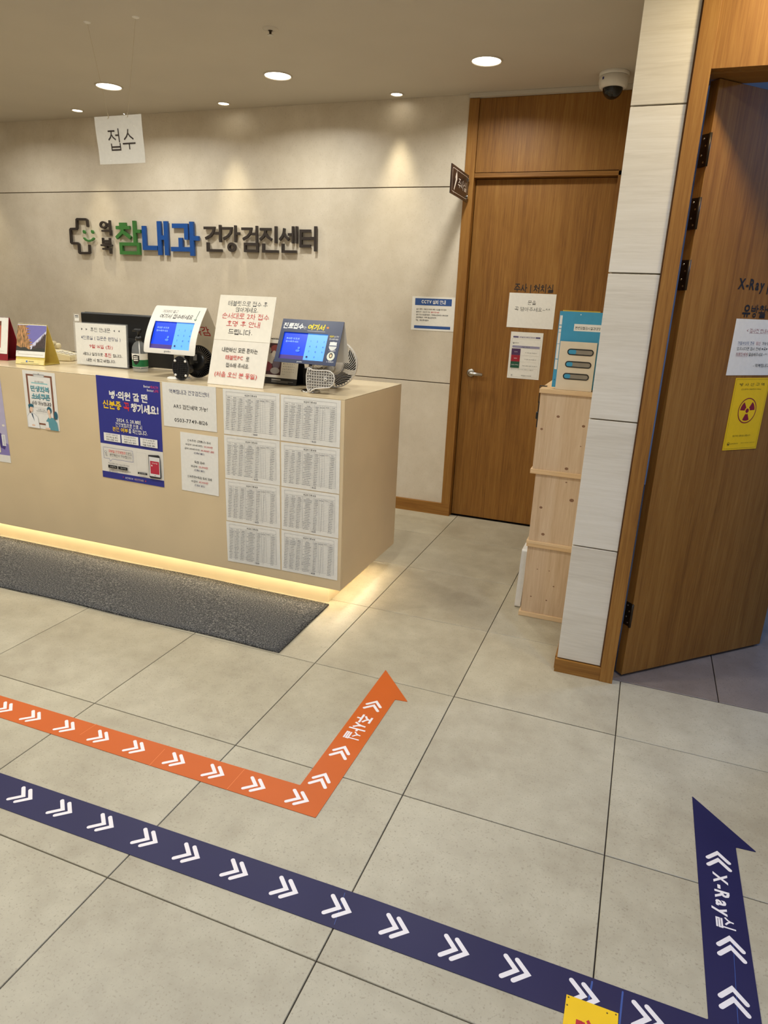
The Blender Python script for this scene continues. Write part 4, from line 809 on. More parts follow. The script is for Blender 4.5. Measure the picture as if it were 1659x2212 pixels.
# ================================================================== THINGS ON THE COUNTER
def tent(label, xa, xb, yf, yt, yb, z0, z1, m_front, m_side, rings=True, skew=0):
    """tent calendar: leaning front board, back board, bottom board, spiral; local x along the front"""
    e = empty('desk_calendar', Matrix.Translation((xa, yf, z0)) @ Matrix.Rotation(skew, 4, 'Z')); tag(e, label, 'calendar')
    w, dt, db, hh = xb-xa, yt-yf, yb-yf, z1-z0
    def slab(name, p, q, t, m, x0=0, x1=None):
        x1 = w if x1 is None else x1; d = Vector((0, q[0]-p[0], q[1]-p[1])); n = Vector((0, -d.z, d.y)).normalized()*t; bm = bmesh.new()
        vs = [bm.verts.new(v) for v in ((x0, p[0], p[1]), (x1, p[0], p[1]), (x1, q[0], q[1]), (x0, q[0], q[1]))]; v2 = [bm.verts.new(v.co+n) for v in vs]
        bm.faces.new(vs); bm.faces.new(v2)
        for i in range(4): bm.faces.new((vs[i], vs[(i+1) % 4], v2[(i+1) % 4], v2[i]))
        return mk(name, bm, m, e)
    slab('front_board', (.003, 0), (dt+.001, hh), .002, m_side); slab('back_board', (db, 0), (dt+.003, hh), .002, m_side); slab('bottom_board', (.004, .001), (db-.003, .001), .0015, m_side)
    if rings:
        for k in range(22):
            x = w*(k+.5)/22; bm = bmesh.new(); tube(bm, [(x, dt+.003+.006*math.cos(a*math.pi/5), hh-.001+.006*math.sin(a*math.pi/5)) for a in range(11)], .0009, 5, False); mk('spiral_ring', bm, M_STEEL, e, True)
    Mf = frame_M((w/2, dt/2-.0012, hh/2), (1, 0, 0), (0, dt, hh)); return e, Mf, w, math.hypot(dt, hh)
# yellow calendar with pampas grass photo
e, Mf, w, hh = tent('tent desk calendar with autumn grass photo on yellow stand', -1.541, -1.362, 1.783, 1.838, 1.915, CZ+.0005, 1.249, None, mat('yellow_card', (214, 190, 96), .55, var=.03), True, math.radians(9))
s = Sheet('calendar_page', None, None, Mf @ T(0, .020, 0), w*1.0, hh*.80, M_PAPER, .0008, parent=e)
pm, N, L, b = nt('grass_photo'); tc = N.new('ShaderNodeTexCoord'); sx = N.new('ShaderNodeSeparateXYZ'); L.new(tc.outputs['Object'], sx.inputs[0])
gr = N.new('ShaderNodeTexNoise'); mp = N.new('ShaderNodeMapping'); mp.inputs['Scale'].default_value = (260, 30, 1); mp.inputs['Rotation'].default_value = (0, 0, .35); L.new(tc.outputs['Object'], mp.inputs[0]); L.new(mp.outputs[0], gr.inputs['Vector']); gr.inputs['Scale'].default_value = 1
rp = N.new('ShaderNodeValToRGB'); L.new(gr.outputs['Fac'], rp.inputs[0]); q = rp.color_ramp.elements; q[0].position, q[1].position = .38, .62; q[0].color = (*lin((78, 72, 44)), 1); q[1].color = (*lin((216, 158, 106)), 1)
L.new(rp.outputs[0], b.inputs['Base Color']); b.inputs['Roughness'].default_value = .35
s.rect(0, .02, 1, .80, (118, 112, 176)); s.poly([(.30, .80), (.52, .62), (1, .18), (1, .45), (.62, .74)], (206, 206, 228)); rg = random.Random(3); lf = [(0, .04), (.12, .03)]
for k in range(9): v_ = .05+.085*k+rg.uniform(-.02, .02); lf += [(.28+.025*k+rg.uniform(.02, .17)-.06*(k in (3, 4)), v_-.02), (.25+.025*k+rg.uniform(0, .04), v_+.04)]
s.poly(lf+[(.50, .82), (0, .82)], None, pm)
dm2 = mat('dark_reeds', (74, 62, 60), .4, var=.35, scale=220); rf = []
for k in range(12): u_ = .54+.042*k; b_ = .72-.040*k; rf += [(u_+rg.uniform(-.008, .008), b_+rg.uniform(-.02, .05)), (u_+.018+rg.uniform(-.008, .008), b_-rg.uniform(-.01, .13))]
s.poly([(u_+.004, v_-.012) for u_, v_ in rf]+[(1, .26), (1, .82), (.54, .82)], (176, 146, 140)); s.poly(rf+[(1, .32), (1, .82), (.54, .82)], None, dm2); s.poly([(0, .82), (0, .66), (.15, .72), (.30, .70), (.45, .77), (.6, .74), (.8, .70), (1, .72), (1, .82)], (58, 56, 50))
s.text('2025', .06, .86, .03, INK, .05); s.line([(.06, .92), (.94, .92)], .0016, (190, 184, 172)); s.done()
s = Sheet('stand_label', None, None, Mf @ T(0, -hh*.43, .0003), w*.98, hh*.12, mat('pale_yellow', (236, 218, 150), .6), .0005, parent=e); s.rect(.36, .25, .42, .6, (70, 110, 180)); s.line([(.45, .42), (.64, .42)], .003, (70, 70, 70)); s.line([(.18, .8), (.82, .8)], .0018, (120, 110, 80)); s.done()
# red calendar
e, Mf, w, hh = tent('tent desk calendar with white page on dark red stand', -1.95, -1.700, 1.862, 1.908, 1.975, CZ+.0005, 1.272, None, mat('dark_red_card', (140, 26, 40), .5, var=.04), True, math.radians(2))
s = Sheet('calendar_page', None, None, Mf @ T(0, .018, 0), w*.98, hh*.84, M_PAPER, .0008, parent=e); s.rect(.05, .10, .80, .84, (186, 96, 76)); s.rect(.05, .10, .80, .22, (116, 70, 54)); s.rect(.2, .3, .6, .6, (206, 128, 104)); s.line([(.55, .93), (.90, .93)], .001, (150, 146, 140)); s.done()
# telephone
pt_ = py(128, 772, 2.12)
ph = empty('telephone', Matrix.Translation((pt_.x, 2.12, CZ)) @ Matrix.Rotation(math.radians(20), 4, 'Z')); tag(ph, 'cream desk telephone behind the yellow calendar', 'telephone'); M_TEL = mat('cream_plastic', (212, 198, 160), .45, var=.03)
bm = bmesh.new(); prism(bm, [(-.10, 0), (.11, 0), (.11, .030), (-.06, .062), (-.10, .055)], -.085, .085); bmesh.ops.bevel(bm, geom=list(bm.edges), offset=.005, segments=2, affect='EDGES'); mk('body', bm, M_TEL, ph, M=Matrix.Rotation(math.pi/2, 4, 'X'))
hb = bmesh.new(); tube(hb, [(-.055, -.055, .088), (-.055, -.02, .094), (-.055, .03, .094), (-.055, .075, .088)], .014, 10); mk('handset', hb, M_TEL, ph, True)
for y in (-.062, .078): mk('handset_cup', box(bmesh.new(), -.084, -.026, y-.024, y+.024, .058, .090, .010), M_TEL, ph, True)
for i in range(3):
    for j in range(4): BX('key', M_WHITE, .005+.026*j, .022+.026*j, -.05+.030*i, -.032+.030*i, .0505-.0049*j, .0535-.0049*j, ph)
# closed-day notice in acrylic holder
pn = (0, -math.cos(.045), math.sin(.045))
Mx, w, h = rect_from_px(((162, 697), (273, 703), (274, 795), (167, 785)), (0, 1.972, CZ+.01), pn, 0)
s = Sheet('notice', 'closed-day notice with black, blue and red lines in acrylic holder', 'notice', Mx, w, h, M_PAPER, .0006)
s.text('▶  ▶  휴진 안내문  ◀  ◀', .50, .145, .105, INK, .76, .012); s.text('4진료실 ( 김문준 원장님 )', .50, .35, .105, NAV, .78, .010); s.text('9월 16일 (화)', .50, .55, .105, RED, .46, .012)
s.text('세미나 일정으로', .13, .735, .08, INK, .40, .012, 'L'); s.text('휴진', .56, .735, .098, RED, .135, .02, 'L'); s.text('합니다.', .73, .735, .08, INK, .18, .012, 'L'); s.text('내원 시 참고 바랍니다.', .49, .88, .078, INK, .58, .012)
ac = empty('acrylic_holder', Mx @ T(0, 0, -.004)); tag(ac, 'clear acrylic sign holder behind the closed-day notice', 'sign holder')
BX('clear_panel', M_CLEAR, -w/2-.012, w/2+.010, -h/2-.004, h/2+.006, 0, .003, ac); BX('clear_tab', M_CLEAR, -w/2-.012, -w/2+.032, h/2+.0061, h/2+.050, 0, .003, ac); BX('front_panel', M_CLEAR, -w/2-.010, w/2+.008, -h/2-.004, h/2+.004, .0052, .0075, ac); BX('foot', M_CLEAR, -w/2-.012, w/2+.010, -h/2-.0075, -h/2-.0045, -.045, .030, ac)
s2 = Sheet('card', None, None, T(-w/2+.014, h/2+.026, .0034), .030, .034, M_PAPER, .0004, parent=ac); s2.rect(.1, .12, .9, .30, (90, 88, 90)); s2.rect(.1, .42, .9, .52, (120, 116, 110)); s2.done()
# sanitiser
p = pz(292, 804, CZ)
sb = empty('pump_bottle', T(p.x+.012, p.y+.03, CZ)); tag(sb, 'clear hand sanitiser pump bottle with green label', 'bottle')
mk('bottle', lathe(bmesh.new(), [(0, .001), (.036, .001), (.040, .006), (.040, .105), (.037, .130), (.026, .150), (.015, .158), (.014, .166)], 32), M_GLASS, sb, True)
mk('gel', lathe(bmesh.new(), [(0, .003), (.036, .004), (.0375, .01), (.0375, .07), (0, .07)], 28), mat('clear_gel', (226, 232, 230), .1, alpha=.10, var=0), sb, True)
def wrap(name, r, a0, a1, z0, z1, m):
    bm = bmesh.new(); n = 20; A = [[bm.verts.new((r*math.cos(math.radians(a0+(a1-a0)*k/n)), r*math.sin(math.radians(a0+(a1-a0)*k/n)), z)) for z in (z0, z1)] for k in range(n+1)]
    for k in range(n): bm.faces.new((A[k][0], A[k+1][0], A[k+1][1], A[k][1]))
    return mk(name, bm, m, sb, True)
wrap('label', .0404, 225, 405, .028, .098, M_PAPERG); wrap('label_band', .0406, 225, 405, .030, .066, mat('green_print', (20, 112, 62), .4)); bm = bmesh.new()
sh = Sheet('x', None, None, Matrix(), .03, .046, root=sb)
def wrap_poly(pts, r, m, name):
    bm = bmesh.new(); bm.faces.new([bm.verts.new((r*math.cos(math.radians(a)), r*math.sin(math.radians(a)), z)) for a, z in pts]); mk(name, bm, m, sb)
for k in range(6):
    a0_ = 251+k*9; lo = lambda a: .040+.020*abs((a-278)/27)**1.6; wrap_poly([(a0_, lo(a0_)), (a0_+9, lo(a0_+9)), (a0_+9, .092-.004*abs((a0_+9-278)/27)), (a0_, .092-.004*abs((a0_-278)/27))], .0409, M_BLACK, 'shield')
for zz_ in (.079, .070, .061): [wrap_poly([(q_, zz_), (q_+9, zz_), (q_+9, zz_+.005), (q_, zz_+.005)], .0413, M_PAPER, 'shield_print') for q_ in (260, 269, 278, 287)]
mk('collar', lathe(bmesh.new(), [(0, .186), (.010, .186), (.017, .180), (.018, .164), (.0145, .163)], 24), M_BLACK, sb, True)
mk('pump_head', tube(bmesh.new(), [(0, 0, .186), (0, 0, .205), (0, 0, .212)], [.006, .006, .012], 14), M_BLACK, sb, True); mk('nozzle', tube(bmesh.new(), [(.014, 0, .214), (-.02, 0, .216), (-.038, 0, .210)], [.010, .007, .005], 10), M_BLACK, sb, True); mk('dip_tube', tube(bmesh.new(), [(0, 0, .01), (0, 0, .165)], .003, 8), M_WHITE, sb, True)
# monitor seen from behind
mo_ = empty('monitor', T(-1.005, 2.066, CZ)); tag(mo_, 'black computer monitor seen from behind on counter', 'monitor')
mk('back_shell', box(bmesh.new(), -.310, .310, -.012, .020, .012, .286, .006), M_BLACK, mo_); mk('bezel', box(bmesh.new(), -.312, .312, .0205, .030, .008, .288, .003), M_BLACK, mo_); BX('base', M_BLACK, -.10, .10, -.028, .085, 0, .0075, mo_, .003); BX('port_cover', mat('matt_black', (30, 29, 28), .6), -.09, .09, -.016, -.0125, .05, .16, mo_, .002)
# sheet stand: two notices one above the other
lean = math.atan2(.133, .412)
sbd = Sheet('notice_board', 'tall leaning white board of two tablet check-in notices', 'notice', frame_M((-.1035, 1.803, CZ+.206), (1, 0, 0), (0, math.sin(lean), math.cos(lean))), .307, .432, mat('white_board_sheet', (232, 224, 208), .3, var=.02), .004)
s = sbd; RD = (202, 74, 68)
BX('upper_sheet', mat('upper_sheet_paper', (236, 228, 210), .25, var=.02), -.1525, .1545, .0, .2165, .0041, .0053, s.o); s.z = .0055
s.text('테블릿으로 접수 후', .52, .088, .060, INK, .70, .002); s.text('앉아계세요.', .52, .155, .056, INK, .40, .002); s.text('순서대로 2차 접수', .51, .228, .068, RD, .84, .004); s.text('호명 후 안내', .49, .315, .066, RD, .60, .004); s.text('드립니다.', .46, .405, .064, INK, .43, .002)
s.text('내원하신 모든 환자는', .50, .605, .052, INK, .64, .008); s.text('태블릿PC', .42, .690, .052, RD, .31, .012); s.text('로', .66, .695, .045, INK, .06, .006); s.text('접수해 주세요.', .50, .775, .050, INK, .42, .008); s.text('(처음 오신 분 동일)', .49, .885, .066, RD, .76, .010)
mk('back_strut', box(bmesh.new(), -.05, .05, -.214, .02, -.004, 0), M_WHITE, s.o, M=T(0, 0, 0) @ Matrix.Rotation(math.radians(0), 4, 'X'))
# white notice disc tab at the edge
mk('finger_notch', lathe(bmesh.new(), [(.009, .0001), (.010, .0005), (.011, .0001)], 20, T(.143, -.105, .0042)), M_PAPER, s.o)

def kiosk(label, xa, xb, yb, yt, z0, z1, m, win, power, ypow, back, m_back):
    e = empty('check_in_tablet', T(0, 0, 0)); tag(e, label, 'tablet')
    def S(a, t, off=0.0):
        y = yb+(yt-yb)*t**power; dy = (yt-yb)*power*max(t, .001)**(power-1); n = Vector((0, -(z1-z0), dy)).normalized()
        return Vector((xa+(xb-xa)*a, y, z0+(z1-z0)*t))+n*off
    ss = sorted({0, .01, .03, .97, .99, 1, win[0], win[1], *[k/14 for k in range(15)]}); ts = sorted({0, .012, .035, .965, .988, 1, win[2], win[3], *[k/14 for k in range(15)]})
    bm = bmesh.new(); F_, B_ = {}, {}
    def corner(a, t):
        if ypow: 
            r = .035
            for ca, ct in ((r, r), (1-r, r), (r, 1-r), (1-r, 1-r)):
                if (a < r and ca == r or a > 1-r and ca > .5) and (t < r and ct == r or t > 1-r and ct > .5):
                    d = math.hypot(a-ca, t-ct)
                    if d > r: a, t = ca+(a-ca)*r/d, ct+(t-ct)*r/d
        return a, t
    for i, a in enumerate(ss):
        for j, t in enumerate(ts):
            c = corner(a, t); F_[i, j] = bm.verts.new(S(*c, .003)); B_[i, j] = bm.verts.new(S(*c, 0))
    hole = lambda i, j: win[0]-1e-6 <= ss[i] < win[1]-1e-6 and win[2]-1e-6 <= ts[j] < win[3]-1e-6
    ok = lambda i, j: 0 <= i < len(ss)-1 and 0 <= j < len(ts)-1 and not hole(i, j)
    for i in range(len(ss)-1):
        for j in range(len(ts)-1):
            if not ok(i, j): continue
            q = ((i, j), (i+1, j), (i+1, j+1), (i, j+1)); bm.faces.new([F_[k] for k in q]); bm.faces.new([B_[k] for k in q[::-1]])
            for (da, db), (p1, p2) in (((0, -1), (0, 1)), ((1, 0), (1, 2)), ((0, 1), (2, 3)), ((-1, 0), (3, 0))):
                if not ok(i+da, j+db): bm.faces.new((F_[q[p1]], B_[q[p1]], B_[q[p2]], F_[q[p2]]))
    mk('front_shroud', bm, m, e)
    def put(body, a, t, hf, wf, rgb, bold=0, off=.0034, slant=0, name='lettering', mm_=None):
        V, Fc, x0, x1, y0, y1 = text_mesh(body, bold); me = bpy.data.meshes.new(name); P = []
        for x, y, z in V:
            c = (y-(y0+y1)/2)/(y1-y0)*hf; P.append(S(a+(x-(x0+x1)/2)/(x1-x0)*wf+c*slant, t+c, off+z))
        me.from_pydata(P, [], Fc); me.materials.append(mm_ or ink(rgb)); lk(name, me, e)
    def shape(pts, rgb, off=.0034, name='printed_shape', mm_=None):
        bm = bmesh.new(); bm.faces.new([bm.verts.new(S(a, t, off)) for a, t in pts]); return mk(name, bm, mm_ or ink(rgb), e)
    # tablet behind the window: flat chord
    w0, w1, t0, t1 = win; A, B_2, C_, D_ = S(w0, t0, -.001), S(w1, t0, -.001), S(w1, t1, -.001), S(w0, t1, -.001)
    scr = empty('screen', frame_M((A+B_2+C_+D_)/4-(B_2-A).cross(D_-A).normalized()*.003, B_2-A, D_-A)); scr.parent = e
    sw, sh_ = (B_2-A).length*1.02, (D_-A).length*1.02; BX('tablet_body', M_BLACK, -sw/2-.008, sw/2+.008, -sh_/2-.008, sh_/2+.008, -.008, -.0005, scr)
    q = Sheet('d', None, None, None, sw, sh_, root=scr); q.z = .0002
    q.rect(0, 0, .535, 1, None, glow((18, 62, 214), .55)); q.rect(.535, 0, 1, 1, None, glow((92, 158, 244), .62)); q.rect(0, .83, .535, 1, None, glow((74, 58, 132), .30)); q.done(name='display')
    q.text('휴대폰 번호로', .22, .22, .065, m=glow((150, 190, 255), .7), wf=.30); q.text('접수해주세요', .215, .33, .065, m=glow((150, 190, 255), .7), wf=.29)
    for k, d in enumerate('1234567890'):
        r_, c_ = (k//3, k % 3) if k < 9 else (3, 1); q.text(d, .63+.145*c_, .28+.19*r_, .062, m=glow((28, 62, 132), .3))
    q.ell(.61, .86, .005, (20, 34, 96)); q.ell(.40, .56, .006, (90, 150, 250)); q.ell(.385, .66, .011, (80, 140, 250), .006); q.done(name='display_icon')
    # back panel of the tent
    if back:
        tr, br_ = S(1, 1), Vector((xb+back[2], back[0], back[1])); tl, bl = S(0, 1), Vector((xa+back[2], back[0], back[1])); bm = bmesh.new(); n_ = Vector((0, .002, .001))
        vs = [bm.verts.new(v) for v in (tl, tr, br_, bl)]; v2 = [bm.verts.new(v.co+n_) for v in vs]; bm.faces.new(vs); bm.faces.new(v2)
        for i in range(4): bm.faces.new((vs[i], vs[(i+1) % 4], v2[(i+1) % 4], v2[i]))
        mk('back_shroud', bm, m_back, e)
    return e, S, put, shape
M_SHELL = mat('white_card_shell', (236, 230, 218), .45, var=.01)
e, S, put, shape = kiosk('white curved check-in tablet stand with blue screen', -.636, -.334, 1.750, 1.866, 1.159, 1.382, M_SHELL, (.11, .885, .105, .675), 1.7, True, (2.02, 1.145, .0), M_SHELL)
put('기다리지 말고', .335, .885, .062, .30, (110, 108, 104), 0, slant=.2); put('여기서 접수하세요', .49, .785, .095, .64, (40, 36, 38), .012, slant=.2); put('goodoc', .47, .05, .05, .13, (40, 44, 60), .01)
for k in range(8):
    ta, tb = .73+.0244*k, .73+.0244*(k+1); xa_, xb_ = .876+.017*k/8, .876+.017*(k+1)/8; shape([(xa_-.004, ta), (xa_+.004, ta), (xb_+.004, tb), (xb_-.004, tb)], (48, 110, 84), .0038)
shape([(.876, .712), (.900, .745), (.893, .752), (.876, .728)], (48, 110, 84), .0040); shape([(.876, .712), (.876, .728), (.853, .752), (.846, .745)], (48, 110, 84), .0041)
# red letters on the inside of the back shroud
bp0, bn = S(1, 1), (Vector((0, 2.02, 1.145))-Vector((0, S(1, 1).y, S(1, 1).z))).cross(Vector((1, 0, 0)))
Mx, w, h = rect_from_px(((415, 704), (454, 707), (453, 725), (414, 722)), bp0, bn, .0006); sx_ = Sheet('d', None, None, None, w, h, root=empty('red_lettering', Mx)); sx_.z = .0003; sx_.text('독감', .5, .5, 1.0, RED, .98, .02); sx_.o.parent = e
p = pz(387, 818, CZ); mk('base', lathe(bmesh.new(), [(0, .008), (.052, .008), (.058, .005), (.058, 0), (0, 0)], 40, T(p.x, p.y, CZ)), M_SHELL, e, True)
mk('neck', box(bmesh.new(), p.x-.028, p.x+.028, p.y+.002, p.y+.014, CZ+.008, 1.215, .003), M_SHELL, e)
M_NV = mat('navy_card_shell', (24, 38, 76), .36, var=.03)
e, S, put, shape = kiosk('navy check-in tablet stand with yellow and white headline', .101, .412, 1.750, 1.841, 1.164, 1.354, M_NV, (.065, .79, .085, .70), 1.0, False, (1.905, 1.168, .0), M_SHELL)
put('진료접수', .20, .845, .135, .34, (240, 238, 234), .05, slant=.12); put('는', .395, .82, .07, .045, (230, 228, 226)); put('여기서', .575, .845, .135, .27, (244, 220, 50), .05, slant=.12); shape([(.44, .745), (.73, .745), (.73, .752), (.44, .752)], (226, 224, 220))
shape([(.735, .845), (.765, .875), (.765, .855), (.78, .855), (.78, .83), (.765, .83), (.765, .815)], (240, 150, 60))
put('태블릿', .855, .655, .045, .07, (244, 220, 50), .02); put('을 통해', .93, .655, .04, .07, (230, 228, 226)); put('접수해주세요', .895, .595, .04, .145, (230, 228, 226), .008); put('1. 정보입력', .905, .335, .035, .10, (230, 228, 226), .01); put('2. 진료대기', .905, .085, .035, .11, (230, 228, 226), .01); put('goodoc', .42, .035, .04, .085, (230, 228, 226), .02)
for ct_, col in ((.44, (220, 220, 214)), (.21, (226, 226, 206))):
    shape([(.90+.062*math.cos(k*.314), ct_+.098*math.sin(k*.314)) for k in range(20)], col)
shape([(.845, .455), (.955, .455), (.955, .53), (.845, .53)], (236, 234, 228), .0036); shape([(.84, .435), (.96, .435), (.96, .452), (.84, .452)], (40, 56, 100), .0037)
shape([(.90+.030*math.cos(k*.52), .225+.06*math.sin(k*.52)) for k in range(12)], (60, 50, 44), .0036); shape([(.90+.018*math.cos(k*.52), .22+.036*math.sin(k*.52)) for k in range(12)], (226, 200, 160), .0038)
p = pz(671, 847, CZ); mk('base', lathe(bmesh.new(), [(0, .009), (.040, .009), (.045, .006), (.045, 0), (0, 0)], 40, T(p.x, p.y, CZ)), M_CHROME, e, True)
mk('neck', tube(bmesh.new(), [(p.x, p.y, CZ+.009), (p.x, p.y, 1.15), (p.x, p.y+.012, 1.178), (p.x, p.y+.02, 1.19)], [.011, .011, .013, .015], 16), M_CHROME, e, True); mk('bracket', box(bmesh.new(), p.x-.03, p.x+.03, p.y-.012, p.y+.016, 1.166, 1.182, .003), M_BLACK, e)
mk('cable', tube(bmesh.new(), [(p.x+.0, p.y+.02, 1.16), (p.x-.03, p.y+.05, 1.14), (p.x-.012, p.y+.04, 1.09), (p.x-.01, p.y+.06, 1.045)], .002, 6), M_WHITE, e, True)

# desk calendar with art print, black box
e, Mf, w, hh = tent('desk calendar with dark red art print on black stand', -.115, .118, 1.935, 1.985, 2.05, CZ+.0005, 1.252, None, mat('black_card', (24, 22, 22), .5, var=.05), True, 0)
s = Sheet('calendar_page', None, None, Mf @ T(0, .014, 0), w, hh*.84, M_PAPER, .0008, parent=e); s.rect(.04, .10, .60, .93, (60, 26, 34))
for (u, v, a, c, col) in ((.2, .3, .030, .022, (150, 140, 132)), (.42, .24, .026, .018, (132, 60, 58)), (.36, .5, .034, .026, (168, 160, 150)), (.48, .62, .022, .03, (96, 84, 96)), (.25, .72, .03, .024, (112, 40, 50)), (.46, .82, .026, .016, (150, 144, 140)), (.40, .38, .012, .016, (188, 180, 168))): s.ell(u, v, a, col, c)
s.text('9', .78, .38, .14, INK, .06, .01); s.text('SEPTEMBER', .78, .52, .03, INK, .18)
for r_ in range(5):
    for c_ in range(7): s.text(str(r_*7+c_+1) if r_*7+c_ < 30 else '', .66+.042*c_, .62+.07*r_, .03, INK, .016)
s.done(); s = Sheet('stand_label', None, None, Mf @ T(0, -hh*.43, .0003), w, hh*.13, mat('black_card', (24, 22, 22), .5), .0005, parent=e); s.rect(.40, .2, .62, .34, (200, 196, 190)); s.rect(.40, .45, .92, .52, (160, 156, 150)); s.rect(.40, .65, .80, .72, (160, 156, 150)); s.done()
bx_ = empty('card_reader', T(.150, 2.03, CZ)); tag(bx_, 'black card reader block behind the navy tablet stand', 'card reader'); mk('body', box(bmesh.new(), -.026, .032, -.04, .04, 0, .085, .004), M_BLACK, bx_); BX('slot', mat('slot_dark', (8, 8, 8), .4), -.016, .022, -.0412, -.0402, .05, .056, bx_)

# fans lying on their backs, undersides of the bases toward the room
def grid_base(e, outline, yf, t, m, m_rib, step, rib, feet, m_foot, fr):
    """base plate seen from below: rim, recessed floor, crossing ribs, rubber feet (outline in x,z)"""
    c = (sum(p[0] for p in outline)/len(outline), sum(p[1] for p in outline)/len(outline)); R = frame_M((0, yf, 0), (1, 0, 0), (0, 0, 1))
    mk('base', prism(bmesh.new(), outline, -t, -.004), m, e, M=R)
    bm = bmesh.new(); tube(bm, [(x, z, -.002) for x, z in outline+outline[:2]], rib*1.3, 6, False); mk('base_rim', bm, m_rib, e, True, R)
    def span(axis, val):
        hits = []; n = len(outline)
        for i in range(n):
            p, q = outline[i], outline[(i+1) % n]
            if (p[axis]-val)*(q[axis]-val) < 0: k = (val-p[axis])/(q[axis]-p[axis]); hits.append(p[1-axis]+k*(q[1-axis]-p[1-axis]))
        return (min(hits), max(hits)) if len(hits) > 1 else None
    for ax in (0, 1):
        lo, hi = min(p[ax] for p in outline), max(p[ax] for p in outline); v_ = lo+step
        while v_ < hi-step*.4:
            sp_ = span(ax, v_)
            if sp_:
                a = (v_-rib/2, v_+rib/2, *sp_) if ax == 0 else (*sp_, v_-rib/2, v_+rib/2); BX('base_rib', m_rib, a[0], a[1], a[2], a[3], -.004, -.0005, e).matrix_local = R
            v_ += step
    for x, z in feet: mk('rubber_foot', lathe(bmesh.new(), [(0, .003), (fr*.8, .003), (fr, .001), (fr, -.003)], 14, T(x, z, 0)), m_foot, e, True, R)
fe = empty('desk_fan', T(0, 0, 0)); tag(fe, 'small black desk fan tipped with oval gridded base outward', 'fan')
c = py(389.5, 795.5, 1.738); c.z = max(c.z, CZ+.0605); M_RIB = mat('black_rib', (46, 45, 46), .45, var=.1)
grid_base(fe, [(c.x+.046*math.cos(k*math.pi/16), c.z+.0575*math.sin(k*math.pi/16)) for k in range(32)], 1.738, .012, M_BLACK, M_RIB, .0095, .0018, [(c.x+sx*.030, c.z+sz*.034) for sx in (-1, 1) for sz in (-1, 1)], M_WHITE, .0062)
hc = py(428, 789, 1.905); hc.z = max(hc.z, CZ+.0825); ax = (Vector((.10, -1, .12))).normalized(); HM = frame_M(hc, Vector((1, .10, 0)), Vector((0, .12, 1)))
hd = empty('fan_head', HM); hd.parent = fe; M_SLAT = mat('fan_slat', (118, 110, 100), .5, var=.1)
bm = bmesh.new(); tube(bm, [(.078*math.cos(k*math.pi/20), .078*math.sin(k*math.pi/20), 0) for k in range(41)], .004, 8, False); mk('outer_ring', bm, M_BLACK, hd, True)
mk('drum', lathe(bmesh.new(), [(0, -.034), (.07, -.034), (.077, -.02), (.077, -.002)], 40), M_BLACK, hd, True)
for k in range(44):
    a = k*2*math.pi/44; d = Vector((math.cos(a), math.sin(a), 0)); n_ = Vector((-math.sin(a), math.cos(a), 0)); bm = bmesh.new(); tube(bm, [d*.045+Vector((0, 0, .010))-n_*.006, d*.062+Vector((0, 0, .008)), d*.077+n_*.003], .0013, 5); mk('grille_slat', bm, M_SLAT if k % 44 < 18 else M_RIB, hd)
mk('motor_cap', lathe(bmesh.new(), [(0, .020), (.036, .018), (.048, .008), (.05, -.01)], 32), M_BLACK, hd, True)
BX('rating_label', mat('grey_label', (128, 124, 118), .5), -.016, .004, .004, .034, .0192, .0202, hd); mk('switch', tube(bmesh.new(), [(-.004, -.006, .021), (.012, -.006, .021)], .004, 8), M_RIB, hd)
mk('neck', tube(bmesh.new(), [(c.x+.004, 1.752, c.z-.004), (c.x+.012, 1.80, c.z-.012), (hc.x-.03, hc.y-.02, hc.z-.03)], [.018, .016, .014], 12), M_BLACK, fe, True)
fe = empty('desk_fan', T(0, 0, 0)); tag(fe, 'white desk fan with spiral guard, grey gridded base outward', 'fan')
M_FW = mat('fan_white', (214, 208, 198), .4, var=.03); M_FG = mat('fan_grey', (176, 172, 164), .5, var=.04)
ol_ = []
for x, y in ((790, 870), (812, 868), (870, 903), (960, 908), (1090, 910), (1150, 925), (1200, 965), (1222, 1045), (1198, 1140), (1140, 1188), (1020, 1196), (910, 1203), (870, 1222), (835, 1250), (795, 1250), (778, 1200), (768, 1100), (768, 980)): p = py(560+x/7.54, 680+y/7.54, 1.735); ol_.append((p.x, p.z))
zmin = min(z for x, z in ol_); ol_ = [(x, z+max(0, CZ+.003-zmin)) for x, z in ol_]
kk = lambda x, y: (lambda p: (p.x, p.z))(py(560+x/7.54, 680+y/7.54, 1.735))
grid_base(fe, ol_, 1.735, .012, mat('fan_base_recess_shade', (132, 128, 122), .6, var=.04), M_FW, .0125, .0024, [kk(818, 895), kk(1155, 965), kk(1150, 1140), kk(815, 1225), kk(820, 970), kk(822, 1060)], M_FW, .0034)  # floor colour darker than the ribs: shade of the recesses painted in
mk('key_hole', lathe(bmesh.new(), [(.003, .001), (.006, .002), (.008, .0)], 14, T(*kk(1080, 1055), .001)), M_FW, fe, True, frame_M((0, 1.735, 0), (1, 0, 0), (0, 0, 1)))
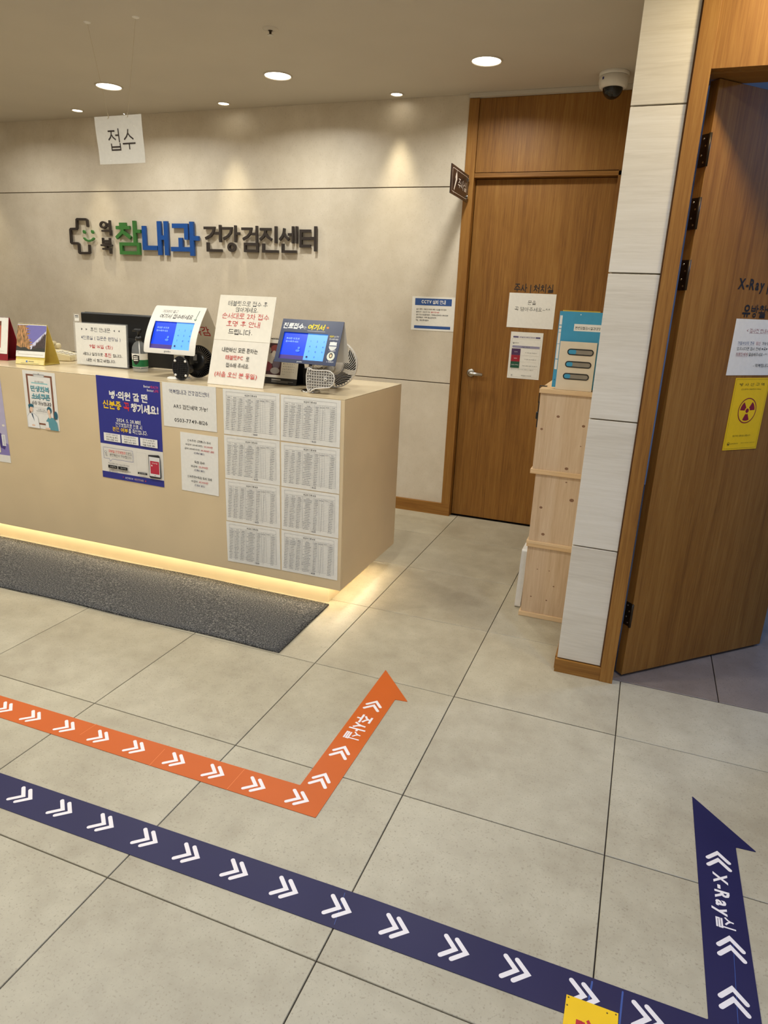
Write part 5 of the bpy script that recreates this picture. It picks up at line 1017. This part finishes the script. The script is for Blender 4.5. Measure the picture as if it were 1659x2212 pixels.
hc = py(722, 799, 2.0); hc.z = CZ+.1155; hd = empty('fan_head', frame_M(hc, Vector((1, .25, 0)), Vector((0, .05, 1)))); hd.parent = fe; RR = .112
for r_, z_ in ((RR, .018), (RR, -.018), (.05, .034), (.05, -.034)):
    bm = bmesh.new(); tube(bm, [(r_*math.cos(k*math.pi/24), r_*math.sin(k*math.pi/24), z_) for k in range(49)], .0022 if r_ > .1 else .0016, 6, False); mk('guard_ring', bm, M_FW, hd, True)
mk('rim_band', lathe(bmesh.new(), [(RR, -.018), (RR+.003, -.010), (RR+.003, .010), (RR, .018)], 48), M_FW, hd, True)
for sgn in (1, -1):
    bm = bmesh.new()
    for k in range(48):
        a0 = k*2*math.pi/48; pts = []
        for j in range(6): f = j/5; r_ = .05+(RR-.05)*f; a = a0+sgn*.75*f; pts.append((r_*math.cos(a), r_*math.sin(a), sgn*(.034-.016*f*f)))
        tube(bm, pts, .0014, 4)
    mk('spiral_guard', bm, M_FW, hd)['kind'] = 'stuff'
mk('hub_cover', lathe(bmesh.new(), [(0, .038), (.030, .037), (.050, .033), (.050, .028), (0, .028)], 36), M_FW, hd, True); mk('motor', lathe(bmesh.new(), [(0, -.06), (.034, -.058), (.05, -.034), (.05, -.026), (0, -.026)], 30), M_FG, hd, True)
for k in range(5):
    a = k*2*math.pi/5; bm = bmesh.new(); g = {}
    for i in range(5):
        for j in range(5): r_ = .02+.085*i/4; an = a+(j/4-.5)*1.0+.25*i/4; g[i, j] = bm.verts.new((r_*math.cos(an), r_*math.sin(an), (j/4-.5)*.030))
    for i in range(4):
        for j in range(4): bm.faces.new((g[i, j], g[i+1, j], g[i+1, j+1], g[i, j+1]))
    mk('blade', bm, mat('fan_blade', (44, 42, 40), .3, var=.05), hd, True)
mk('neck', tube(bmesh.new(), [(kk(1100, 1060)[0], 1.747, kk(1100, 1060)[1]), (.335, 1.83, CZ+.10), (hc.x, hc.y-.02, hc.z-.02)], [.022, .018, .018], 12), M_FG, fe, True)

o = TXT_SCENE.collection.objects[0]; c = o.data; bpy.data.objects.remove(o); bpy.data.curves.remove(c); bpy.data.scenes.remove(TXT_SCENE)
